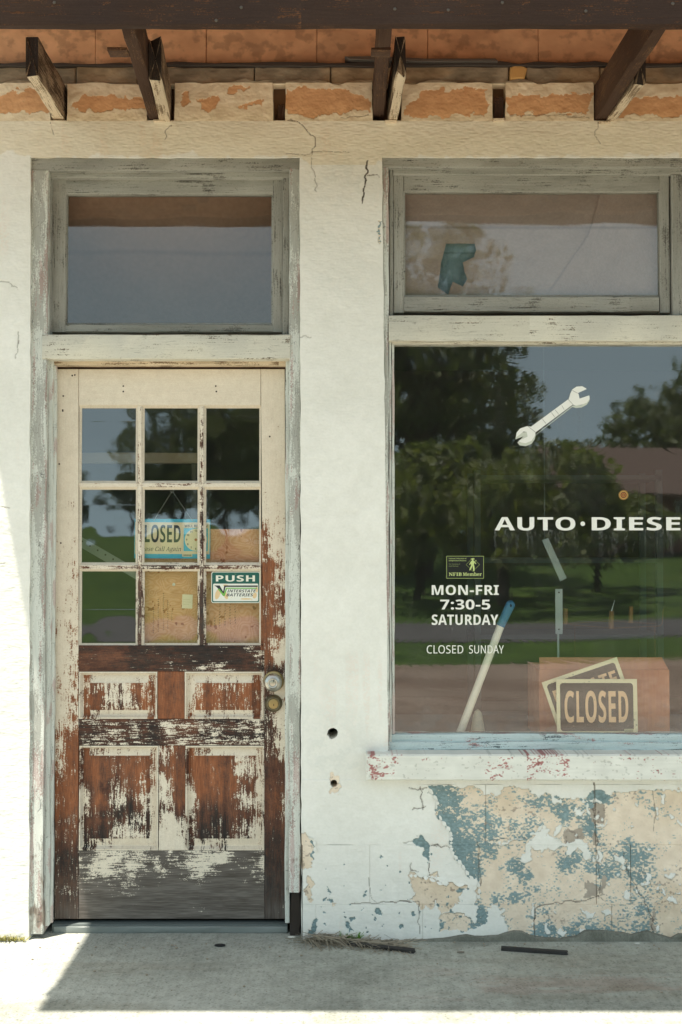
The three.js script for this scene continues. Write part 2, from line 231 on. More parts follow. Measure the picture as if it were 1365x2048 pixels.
    if (at(B, wx, wy, 0) > 0.5) { const q = fbm(X * 30, Y * 60, 3); r = 206 + (q - 0.5) * 34; g = 158 + (q - 0.5) * 34; b = 114 + (q - 0.5) * 32; hgt = 0.32 + (fbr(X * 90, Y * 120, 3) - 0.5) * 0.3 + (n2 - 0.5) * 0.15; }
    if (py <= 165 && Y > 3.14) {                                              // cement ledge
      const q = fbm(X * 18, Y * 30, 4), s = sstep(0.5, 0.7, fbm(X * 6 + 4, Y * 10, 3)); r = 134 + (q - 0.5) * 70 + s * 16; g = 120 + (q - 0.5) * 66 + s * 8; b = 100 + (q - 0.5) * 60; hgt = q;
    }
    if (py <= 133 && Y > 3.195) {                                             // upper courses: faded orange paint with mould
      const q = fbr(X * 11, Y * 16, 4), m = sstep(0.5, 0.72, fbr(X * 26 + 8, Y * 30, 4)), m2 = sstep(0.52, 0.72, fbr(X * 6, Y * 9 + 40, 4));
      r = 214 + (q - 0.5) * 50; g = 168 + (q - 0.5) * 46; b = 130 + (q - 0.5) * 38; const k = clamp(m * 0.22 + m2 * 0.12); r = lerp(r, 78, k); g = lerp(g, 62, k); b = lerp(b, 48, k);
      const band = sstep(Y + 3, 3, 3) * 0; hgt = 0.5 + (q - 0.5) * 0.5 + band;
    }
    // lower wall: white over teal over sand-coloured block
    let gone = at(A, wx, wy, 0) > 0.5;
    const spots = 0;
    if (gone && at(A, wx, wy, 1) > 0.5) gone = false;
    if (gone && fbr(X * 40 + 11, Y * 34, 2) + n1 * 0.4 > 0.98 && px > 1060) gone = false;
    if (gone || spots > 0.5) {
      const fleck = fbr(X * 120, Y * 190, 3), cl = fbr(X * 22 + 3, Y * 26, 3); let t = tealAt(px, py) - 0.06 + (cl - 0.5) * 0.8 + (fleck - 0.5) * 1.25;
      if (px < 960 && at(B, wx, wy, 2) < 0.5 && px < 935 && py > 1740 && px > 640) t -= 0.5;
      if (px < 640 || (px < 700 && py < 1600)) t = -1;
      if (at(B, wx, wy, 2) > 0.5 || spots > 0.5) t = 1.2;
      const q = fbr(X * 26, Y * 26, 3), sp = sstep(0.69, 0.75, fbr(X * 95, Y * 115, 2));
      const stn = sstep(0.5, 0.72, fbm(X * 5 + 60, Y * 6, 3));
      r = 228 + (q - 0.5) * 26 - stn * 8; g = 211 + (q - 0.5) * 28 - stn * 10; b = 190 + (q - 0.5) * 28 - stn * 13; hgt = 0.2 + (n2 - 0.5) * 0.3 + (n3 - 0.5) * 0.14;
      if (at(B, wx, wy, 1) > 0.5) { r = 168 + (q - 0.5) * 30; g = 156 + (q - 0.5) * 30; b = 142 + (q - 0.5) * 28; t -= 1; }
      const sc = sp * sstep(0.45, 0.62, fbr(X * 9 + 20, Y * 9, 2)); r -= sc * 52; g -= sc * 50; b -= sc * 44;
      const tk = sstep(0.42, 0.62, t) * 0.84; if (tk > 0) { const d = (fleck - 0.5) * 70 + (cl - 0.5) * 30; r = lerp(r, 98 + d, tk); g = lerp(g, 126 + d, tk); b = lerp(b, 132 + d, tk); hgt = lerp(hgt, 0.36 + (n2 - 0.5) * 0.2, tk); }
    } else if (py > 1560) hgt += 0.25;
    const ck = at(A, ix + (vn(X * 60, Y * 60) - 0.5) * 4.5, iy + (vn(X * 60 + 9, Y * 60) - 0.5) * 4.5, 2); if (ck > 0.05) { const k = clamp(ck * 1.1); r = lerp(r, 58, k); g = lerp(g, 50, k); b = lerp(b, 42, k); hgt *= 1 - 0.9 * k; }
    o[0] = r; o[1] = g; o[2] = b; o[3] = hgt;
  }, THREE.MirroredRepeatWrapping);
})();
const wallMat = std(wallMaps, 0.008, 0.92);

// ------------------------------------------------------------------ textures: the door's worn paint (photo pixels on the door's plane)
const DZ = -0.10, DPX = [104, 728, 584, 1846];
const doorMaps = (() => {
  const sets = {
    lstile: [[130, 760, 1.2, 0, 0], [130, 950, 1.15, 0, 0], [118, 1000, 1.1, 0, 0], [150, 1000, .85, .1, 0], [118, 1150, 1, 0, 0], [150, 1150, .72, .15, 0], [118, 1300, .95, 0, 0], [150, 1300, .55, .1, 0], [118, 1420, .95, .1, 0], [150, 1420, .45, .1, 0], [118, 1500, .62, .1, 0], [150, 1500, .1, .12, 0], [118, 1600, .35, .1, 0], [150, 1600, 0, .12, 0], [130, 1660, .3, .4, 0], [130, 1720, .22, .85, .1], [130, 1780, .3, .7, .4], [130, 1836, .15, .6, .8]],
    rstile: [[545, 760, 1.2, 0, 0], [545, 950, 1.05, 0, 0], [528, 1000, .85, .4, 0], [560, 1000, 1, 0, 0], [528, 1080, .5, .3, 0], [562, 1080, .82, .2, 0], [530, 1150, .15, .1, 0], [567, 1150, .6, .3, 0], [530, 1250, 0, .1, 0], [567, 1250, .58, .4, 0], [535, 1310, .1, .2, 0], [560, 1310, .85, .2, 0], [548, 1338, .25, .95, 0], [570, 1380, 1, .3, 0], [529, 1400, .2, .95, 0], [570, 1430, .95, .3, 0], [529, 1440, .35, .95, 0], [545, 1470, .4, .85, 0], [567, 1480, .65, .6, 0], [530, 1550, .05, .6, 0], [545, 1600, 0, .35, 0], [568, 1600, .42, .6, 0], [545, 1700, .1, .8, .1], [545, 1780, .05, .95, .4], [550, 1830, .05, .8, .9]],
    top: [[340, 770, 1.2, 0, 0], [200, 800, 1.1, .3, 0], [480, 790, 1.15, .2, 0]],
    muntin: [[280, 880, .8, .6, 0], [400, 880, .68, .75, 0], [340, 970, .72, .75, 0], [280, 1050, .6, .8, 0], [400, 1050, .45, .85, 0], [340, 1135, .4, .8, 0], [280, 1210, .3, .8, .3], [400, 1220, .12, .85, .3], [215, 970, .95, .3, 0], [460, 970, .85, .5, 0], [215, 1135, .7, .6, 0], [460, 1135, .55, .7, 0]],
    mid: [[180, 1315, .08, .55, 0], [230, 1315, .03, .55, 0], [280, 1310, .1, .92, 0], [340, 1320, .18, .75, 0], [420, 1310, .08, .97, 0], [430, 1337, .5, .9, 0], [480, 1320, .08, .8, 0], [518, 1298, .55, .8, 0], [300, 1296, .3, .8, 0]],
    psl: [[178, 1400, .18, 0, 0], [200, 1380, .55, .1, 0], [230, 1390, .66, .7, 0], [255, 1405, .55, .75, 0], [278, 1385, .32, .05, 0], [295, 1400, .28, .05, 0]],
    psr: [[378, 1390, .6, .5, 0], [408, 1400, .08, .05, 0], [440, 1390, .36, .1, 0], [468, 1392, .52, .1, 0], [490, 1398, .18, .08, 0], [515, 1400, .15, .2, 0]],
    ms: [[342, 1390, -.2, .12, 0], [325, 1360, -.15, .05, 0]],
    low: [[170, 1465, .42, .85, 0], [230, 1462, .6, .8, 0], [290, 1455, .52, .8, 0], [306, 1462, .3, .95, 0], [340, 1460, .66, .7, 0], [370, 1460, .5, .6, 0], [430, 1465, .56, .9, 0], [500, 1470, .55, .9, 0], [240, 1441, .2, .6, 0], [450, 1441, .3, .8, 0]],
    pll: [[185, 1530, -.1, 0, 0], [200, 1560, -.1, .02, 0], [195, 1600, 0, .05, 0], [190, 1640, .12, .55, 0], [215, 1570, .4, .9, 0], [235, 1540, .3, .35, 0], [235, 1590, .58, .85, 0], [260, 1540, .05, .25, 0], [265, 1580, .1, .35, 0], [285, 1560, .22, .15, 0], [250, 1620, .1, 1.1, 0], [280, 1640, .2, 1.1, 0], [238, 1660, .56, .95, 0], [272, 1676, .6, .9, 0], [200, 1680, .15, .9, 0], [300, 1600, .62, .7, 0], [300, 1650, .5, .8, 0], [172, 1600, .6, .7, 0]],
    plr: [[400, 1530, -.1, 0, 0], [405, 1580, -.1, .05, 0], [400, 1630, .05, .6, 0], [430, 1540, .1, .15, 0], [450, 1580, .15, .2, 0], [465, 1560, -.05, .15, 0], [460, 1620, 0, .5, 0], [430, 1640, .25, 1.1, 0], [482, 1540, .72, .5, 0], [492, 1600, .66, .7, 0], [517, 1560, .3, .6, 0], [517, 1620, .2, .7, 0], [492, 1670, .62, .9, 0], [420, 1680, .2, 1.1, 0], [384, 1600, .6, .6, 0]],
    cs: [[330, 1500, .5, .5, 0], [352, 1510, .12, .2, 0], [335, 1540, .15, .4, 0], [330, 1562, .75, .6, 0], [360, 1560, 0, .05, 0], [335, 1600, .62, .85, 0], [362, 1600, 0, .05, 0], [328, 1625, .4, .9, 0], [345, 1650, .95, .7, 0], [345, 1690, 1, .7, 0]],
    bot: [[170, 1712, .45, .7, 1], [200, 1725, .9, .6, 1], [260, 1730, .82, .6, 1], [320, 1738, .6, .6, 1], [342, 1712, .4, .7, 1], [400, 1724, .78, .6, 1], [440, 1718, .92, .6, 1], [455, 1742, .2, .6, 1], [500, 1714, .25, .6, 1], [526, 1722, .75, .6, 1], [180, 1760, .45, .4, 1], [250, 1757, .5, .5, 1], [300, 1762, .22, .6, 1], [200, 1790, .05, .4, 1], [350, 1780, -.1, .55, 1], [450, 1770, -.1, .55, 1], [300, 1830, -.2, .5, 1], [180, 1830, -.2, .3, 1], [500, 1830, -.2, .55, 1]],
  };
  const f = {}; for (const k in sets) f[k] = field(sets[k], DPX[0], DPX[1], DPX[2], DPX[3], 60, 140, 3);
  const nailed = [[247, 772], [432, 772], [247, 783], [433, 783], [127, 792], [126, 820], [126, 822], [540, 873], [119, 928], [122, 1086], [150, 750], [145, 751]];
  const a0 = W(DPX[0], DPX[3], DZ), b0 = W(DPX[2], DPX[1], DZ);
  const m = bake(896, 2048, (u, v, o) => {
    const X = lerp(a0.x, b0.x, u), Y = lerp(a0.y, b0.y, v), [px, py] = toPx(X, Y, DZ);
    let k, hor = false, edge = 0, add = 0;
    if (px < 157.5) k = 'lstile'; else if (px > (py < 1300 ? 522 : 529)) k = 'rstile';
    else if (py < 812) { k = 'top'; hor = true; }
    else if (py < 1291) { k = 'muntin'; const dv = Math.min(Math.abs(px - 279.5), Math.abs(px - 403.5)), dh = Math.min(Math.abs(py - 970), Math.abs(py - 1134.5)); hor = dh < dv; if (Math.min(dv, dh) > 3.6) add = 0.35; if (Math.min(dv, dh) > 12) add = 0.7; }
    else if (py < 1343) { k = 'mid'; hor = true; }
    else if (py < 1438) { k = px < 315 ? 'psl' : px > 370 ? 'psr' : 'ms'; const x0 = k === 'psl' ? 160 : 370, x1 = k === 'psl' ? 315 : 528; if (k !== 'ms') { const t = py - 1344, bt = 1437 - py, sd = Math.min(px - x0, x1 - px); if (t < 22 || bt < 16) add = 0.45; if (sd < 20 && sd > 6) add = 0.15; if (sd <= 6) add = 0.5; if (t < 7) add = 0.9; } }
    else if (py < 1491) { k = 'low'; hor = true; add = -0.07; }
    else if (py < 1701) { k = px < 317.5 ? 'pll' : px > 371 ? 'plr' : 'cs'; const x0 = k === 'pll' ? 160 : 371, x1 = k === 'pll' ? 317.5 : 530; if (k !== 'cs') { const t = py - 1491, bt = 1700 - py, sd = Math.min(px - x0, x1 - px); if (t < 21) add = 0.62; if (bt < 22) add = 0.45; if (sd < 18 && sd > 6) add = 0.25; if (sd <= 6) add = 0.5; if (t < 7) add = 0.9; } }
    else { k = 'bot'; hor = true; add = -0.1; }
    const ga = hor ? Y : X, gl = hor ? X : Y;                                     // across and along the grain
    const grain = fbm(ga * 330, gl * 22, 3), streak = vn(ga * 470 + 3, gl * 44), band = fbm(ga * 46 + 5, gl * 2.2, 2), blot = fbr(X * 42, Y * 42, 3), fine = fbr(X * 330, Y * 330, 2), big = fbm(ga * 60 + 8, gl * 7, 2);
    const wxp = px + (blot - 0.5) * 16, wyp = py + (big - 0.5) * 30;
    const pb = k[0] === 'p' || k === 'cs' ? 1 : 0.35; let cov = f[k](wxp, wyp, 0) + add + (band - 0.5) * 0.5 * pb, dk = f[k](wxp, wyp, 1) + (0.5 - band) * 0.5 * pb, gy = f[k](px, py, 2);
    if (add > 0.3 && k[0] === 'p') dk = Math.max(dk, 0.6);
    const n = (grain - 0.5) * 0.6 + (blot - 0.5) * 0.5 + (fine - 0.5) * 0.5 + (streak - 0.5) * 0.3, p = sstep(0.4, 0.6, cov + n) * (0.9 + 0.1 * fine);
    const d = clamp(dk + (blot - 0.5) * 0.42 + (grain - 0.5) * 0.8 + (fine - 0.5) * 0.35), gr = (grain - 0.5) * 60 + (streak - 0.5) * 30 + (band - 0.5) * 30;
    const d2 = d * 2, lo = d < 0.5; let r = lo ? lerp(144, 94, d2) : lerp(98, 44, d2 - 1), g = lo ? lerp(88, 62, d2) : lerp(60, 36, d2 - 1), b = lo ? lerp(56, 47, d2) : lerp(43, 32, d2 - 1);
    r += gr * 0.8; g += gr * 0.6; b += gr * 0.45;
    if (gy > 0) { const q = (grain - 0.5) * 50 + (big - 0.5) * 26; r = lerp(r, 106 - dk * 14 + q, gy); g = lerp(g, 98 - dk * 12 + q, gy); b = lerp(b, 90 - dk * 10 + q, gy); }
    const c = (blot - 0.5) * 14 + (grain - 0.5) * 9 + (fine - 0.5) * 5;
    let R0 = 224 + c, G0 = 213 + c, B0 = 194 + c;
    let hh = 0.3 + (grain - 0.5) * 0.35;
    for (const q of nailed) { const e = Math.hypot(px - q[0], py - q[1]); if (e < 1.7) { R0 = 50; G0 = 38; B0 = 30; } }
    o[0] = lerp(r, R0, p); o[1] = lerp(g, G0, p); o[2] = lerp(b, B0, p); o[3] = lerp(hh, 0.72 + (grain - 0.5) * 0.1, p);
  }, THREE.ClampToEdgeWrapping);
  return { ...m, x0: a0.x, y0: a0.y, x1: b0.x, y1: b0.y };
})();
const doorMat = std(doorMaps, 0.0016, 0.85);
const doorUV = (g) => worldUV(g, doorMaps.x0, doorMaps.y0, doorMaps.x1, doorMaps.y1);

// ------------------------------------------------------------------ textures: timber (u along the grain in metres, v across)
function timber(seed, P) {                     // P: paint colour, bare colour, coverage, alligator cracks, red undercoat
  return bake(1024, 512, (u, v, o) => {
    const x = u * 1.2, y = v * 0.6, grain = fbm(x * 13 + seed, y * 420, 3), blot = fbm(x * 14 + seed, y * 22, 3), big = fbm(x * 3 + seed, y * 6, 2), fine = vn(x * 320, y * 420 + seed), al = Math.abs(vn(x * 26 + seed, y * 150) - vn(x * 19 + 9, y * 190 + seed));
    const p = sstep(0.42, 0.56, P.cover + (grain - 0.5) * 0.55 + (blot - 0.5) * 0.6 + (fine - 0.5) * 0.25), ck = (1 - sstep(0.0, 0.05, al)) * P.crack * 0.5 * sstep(0.5, 0.7, blot);
    const c = (big - 0.5) * P.vary + (grain - 0.5) * 16 + (fine - 0.5) * 8, q = (grain - 0.5) * 70 + (blot - 0.5) * 30, rd = P.red ? sstep(0.66, 0.74, fbm(x * 9 + seed * 3, y * 24, 3) + (fine - 0.5) * 0.2) * P.red : 0;
    for (let k = 0; k < 3; k++) { let a = lerp(P.bare[k] + q * (k ? 0.9 : 1), P.paint[k] + c, p); a = lerp(a, [150, 86, 82][k] + q * 0.4, rd); o[k] = lerp(a, P.bare[k] * 0.45, ck); }
    o[3] = clamp(lerp(0.3 + (grain - 0.5) * 0.5, 0.7 + (grain - 0.5) * 0.16, p) - ck * 0.4);
  });
}
const perMetre = (m) => rescale(m, 1 / 1.2, 1 / 0.6);
const greyTimber = std(perMetre(timber(3, { paint: [150, 149, 141], bare: [112, 108, 102], cover: 0.7, crack: 0.6, vary: 34 })), 0.0016, 0.9);
const paleTimber = std(perMetre(timber(21, { paint: [208, 210, 202], bare: [122, 116, 110], cover: 0.78, crack: 0.75, vary: 22, red: 0.25 })), 0.0018, 0.88);
const barTimber = std(perMetre(timber(47, { paint: [202, 198, 184], bare: [124, 112, 98], cover: 0.74, crack: 0.5, vary: 20 })), 0.0016, 0.88);
const sillTimber = std(perMetre(timber(63, { paint: [196, 208, 206], bare: [112, 118, 120], cover: 0.72, crack: 0.4, vary: 24, red: 0.7 })), 0.0022, 0.88);
const darkTimber = std(perMetre(timber(81, { paint: [52, 33, 22], bare: [112, 74, 46], cover: 0.7, crack: 0.2, vary: 20 })), 0.003, 0.85);
const rafterTimber = std(perMetre(timber(95, { paint: [68, 45, 30], bare: [116, 86, 60], cover: 0.6, crack: 0.2, vary: 30 })), 0.004, 0.9);
const brownTimber = std(perMetre(timber(117, { paint: [186, 132, 94], bare: [140, 98, 68], cover: 0.6, crack: 0.3, vary: 30 })), 0.003, 0.9);
const oldTimber = std(perMetre(timber(133, { paint: [208, 190, 164], bare: [150, 128, 104], cover: 0.6, crack: 0.2, vary: 30 })), 0.003, 0.9);
const stubTimber = std(perMetre(timber(151, { paint: [150, 130, 106], bare: [88, 70, 54], cover: 0.5, crack: 0.3, vary: 40 })), 0.004, 0.9);
const charTimber = std(perMetre(timber(171, { paint: [40, 32, 27], bare: [66, 54, 44], cover: 0.6, crack: 0.2, vary: 20 })), 0.004, 0.9);
const casingMaps = (() => {                    // one long board, 3 m: white paint worn to grey in streaks, cracked, its foot rotten
  return bake(2048, 256, (u, v, o) => {
    const x = u * 3, y = v * 0.3, grain = fbm(x * 10, y * 300, 3), blot = fbm(x * 22, y * 40, 3), mid = fbm(x * 7 + 30, y * 30, 3), fine = vn(x * 320, y * 420), al = Math.abs(vn(x * 46, y * 90) - vn(x * 33 + 9, y * 130));
    const worn = sstep(0.4, 0.6, 0.46 + (mid - 0.5) * 1.1 + (fine - 0.5) * 0.3 + (grain - 0.5) * 0.5) * 0.75, rot = sstep(0.5, 0.7, 0.62 - x * 0.75 + (blot - 0.5) * 0.9);
    const ck = (1 - sstep(0, 0.05, al)) * sstep(0.46, 0.66, blot) * 0.5, red = sstep(0.62, 0.7, fbm(x * 5 + 77, y * 60, 3) + (fine - 0.5) * 0.3) * 0.28, c = (mid - 0.5) * 22 + (grain - 0.5) * 18;
    const white = [207, 209, 201], grey = [146, 145, 137], bare = [126, 112, 100];
    for (let k = 0; k < 3; k++) { let a = lerp(white[k], grey[k], worn) + c; a = lerp(a, bare[k] + (grain - 0.5) * 80, rot * 0.8); a = lerp(a, [154, 92, 88][k], red); o[k] = lerp(a, 60, ck); }
    o[3] = clamp(0.65 + (grain - 0.5) * 0.25 - ck * 0.4 - rot * 0.25 + (blot - 0.5) * 0.2);
  }, THREE.RepeatWrapping);
})();
const casingMat = std(casingMaps, 0.003, 0.88);

// ------------------------------------------------------------------ textures: concrete walk, gravel, asphalt, lawn
const concreteMaps = bake(2048, 1024, (u, v, o) => {          // 6.2 m along the wall, 2.9 m out from it
  const X = -3 + u * 6.2, Z = -0.3 + v * 2.9, q = fbm(X * 4, Z * 4, 3), f = fbm(X * 40, Z * 40, 2), s = vn(X * 330, Z * 330), br = vn(X * 170, Z * 6), st = sstep(0.52, 0.7, fbm(X * 2.2 + 9, Z * 3.5, 3)), wear = sstep(0.6, 0.75, fbm(X * 1.3 + 40, Z * 7, 4) + (s - 0.5) * 0.15);
  let r = 160 + (q - 0.5) * 30 + (f - 0.5) * 22 + (s - 0.5) * 24 + (br - 0.5) * 9 - st * 12, g = r + 2, b = r - 7;
  r -= wear * 10; g -= wear * 12; b -= wear * 14;
  const rr = sstep(0.55, 0.72, fbm(X * 3.4 + 3, Z * 16 + 2, 4) + (s - 0.5) * 0.2) * sstep(0.1, 0.5, X) * sstep(1.6, 1.2, X) * sstep(0.15, 0.3, Z) * sstep(0.6, 0.5, Z); g -= rr * 14; b -= rr * 15; r -= rr * 5;
  const spk = sstep(0.7, 0.76, fbr(X * 150, Z * 150, 2)), crk = 1 - sstep(0, 0.012, Math.abs(fbr(X * 2.3 + 5, Z * 2.3 + 2, 4) - 0.5)), oil = sstep(0.6, 0.72, fbr(X * 3.1 + 70, Z * 3.1, 4)); const dk = spk * 26 + crk * 9 * sstep(0.5, 0.62, q) + oil * 10; r -= dk; g -= dk; b -= dk;
  o[0] = r; o[1] = g; o[2] = b; o[3] = 0.5 + (br - 0.5) * 0.35 + (s - 0.5) * 0.3 + (f - 0.5) * 0.4 - crk * 0.3;
}, THREE.MirroredRepeatWrapping);
const concreteMat = std(concreteMaps, 0.0022, 0.9);
const gravelMaps = bake(512, 512, (u, v, o) => { const q = fbm(u * 9, v * 9, 4), s = vn(u * 250, v * 250), b2 = sstep(0.5, 0.7, fbm(u * 3 + 5, v * 14, 3)); o[0] = 150 + (q - 0.5) * 40 + (s - 0.5) * 36 - b2 * 16; o[1] = 134 + (q - 0.5) * 38 + (s - 0.5) * 36 - b2 * 18; o[2] = 120 + (q - 0.5) * 36 + (s - 0.5) * 34 - b2 * 18; o[3] = s; });
const gravelMat = std(rescale(gravelMaps, 1 / 5, 1 / 5), 0.01, 0.95);
const asphaltMaps = bake(256, 256, (u, v, o) => { const q = fbm(u * 8, v * 8, 3), s = vn(u * 120, v * 120); o[0] = o[1] = o[2] = 92 + (q - 0.5) * 20 + (s - 0.5) * 26; o[3] = s; });
const asphaltMat = std(rescale(asphaltMaps, 1 / 4, 1 / 4), 0.006, 0.95);
const lawnMaps = bake(512, 512, (u, v, o) => { const q = fbm(u * 12, v * 12, 4), s = vn(u * 160, v * 160), t = sstep(0.5, 0.7, fbm(u * 5 + 7, v * 5, 3)); o[0] = 62 + (q - 0.5) * 46 + (s - 0.5) * 36 + t * 12; o[1] = 90 + (q - 0.5) * 46 + (s - 0.5) * 40 + t * 6; o[2] = 24 + (q - 0.5) * 26 + (s - 0.5) * 24; o[3] = s; });
const lawnMat = std(rescale(lawnMaps, 1 / 7, 1 / 7), 0.03, 1);
// glass: wavy old panes in the door, flatter sheet in the windows
const wavyMaps = bake(512, 512, (u, v, o) => { o[0] = o[1] = o[2] = 255; o[3] = fbm(u * 3 + 4, v * 4, 2) * 0.8 + vn(u * 9, v * 3.4) * 0.2; });
const flatMaps = bake(512, 512, (u, v, o) => { o[0] = o[1] = o[2] = 255; o[3] = fbm(u * 2.2 + 1, v * 2.6, 2); });
const glass = (bump, scale, extra = {}) => new THREE.MeshPhysicalMaterial({ color: new THREE.Color(0.88, 0.9, 0.88), transmission: 0.991, thickness: 0, roughness: 0.02, ior: 2.05, bumpMap: bump, bumpScale: scale, side: THREE.DoubleSide, ...extra });
const doorGlass = glass(wavyMaps.bump, 0.0012), windowGlass = glass(flatMaps.bump, 0.0035), transomGlass = glass(flatMaps.bump, 0.002, { ior: 1.85 });
const plain = (r, g, b, roughness = 0.9, extra = {}) => new THREE.MeshStandardMaterial({ color: new THREE.Color().setRGB(r / 255, g / 255, b / 255, THREE.SRGBColorSpace), roughness, side: THREE.DoubleSide, ...extra });
// ------------------------------------------------------------------ ground
const groundH = (x, z) => z < 16 ? -0.12 : -0.12 + 1.1 * sstep(16, 44, z) + 1.2 * sstep(44, 110, z) + (fbm(x * 0.05, z * 0.05, 2) - 0.5) * 0.35 * sstep(16, 24, z);
{
  const nx = 90, nz = 90, pos = [], uv = [], idx = [];
  const zs = (k) => { const t = k / nz; return -260 + 520 * t; }, xs = (k) => -260 + 520 * k / nx;
  for (let j = 0; j <= nz; j++) for (let i = 0; i <= nx; i++) { const x = xs(i), z = zs(j); pos.push(x, groundH(x, z), z); uv.push(x, z); }
  for (let j = 0; j < nz; j++) for (let i = 0; i < nx; i++) { const a = j * (nx + 1) + i; idx.push(a, a + nx + 1, a + 1, a + 1, a + nx + 1, a + nx + 2); }
  struct('ground', finish(pos, idx, uv, 1.5), lawnMat);
  const sheet = (x0, x1, z0, z1, y, wave) => { const p = [], t = [], d = [], n = 60; for (let i = 0; i <= n; i++) { const x = lerp(x0, x1, i / n); for (const s of [0, 1]) { const z = (s ? z1 : z0) + (fbm(x * 0.35 + s * 40 + z0, 5, 2) - 0.5) * wave; p.push(x, y, z); t.push(x, z); } } for (let i = 0; i < n; i++) { const a = i * 2; d.push(a, a + 1, a + 2, a + 2, a + 1, a + 3); } return finish(p, d, t); };
  struct('parking_lot', sheet(-60, 60, 2.4, 9.9, -0.112, 0.8), gravelMat);
  struct('road', sheet(-150, 150, 12.7, 16.4, -0.108, 0.15), asphaltMat);
  // concrete walk with a worn, sloping front edge
  const walk = new THREE.BoxGeometry(12.4, 0.16, 2.95, 40, 1, 8); walk.translate(0.1, -0.08, 1.175);
  const p = walk.attributes.position, q = new Float32Array(p.count * 2); for (let i = 0; i < p.count; i++) { q[2 * i] = (p.getX(i) + 3) / 6.2; q[2 * i + 1] = (p.getZ(i) + 0.3) / 2.9; } walk.setAttribute('uv', new THREE.BufferAttribute(q, 2));
  struct('sidewalk', walk, concreteMat);
}

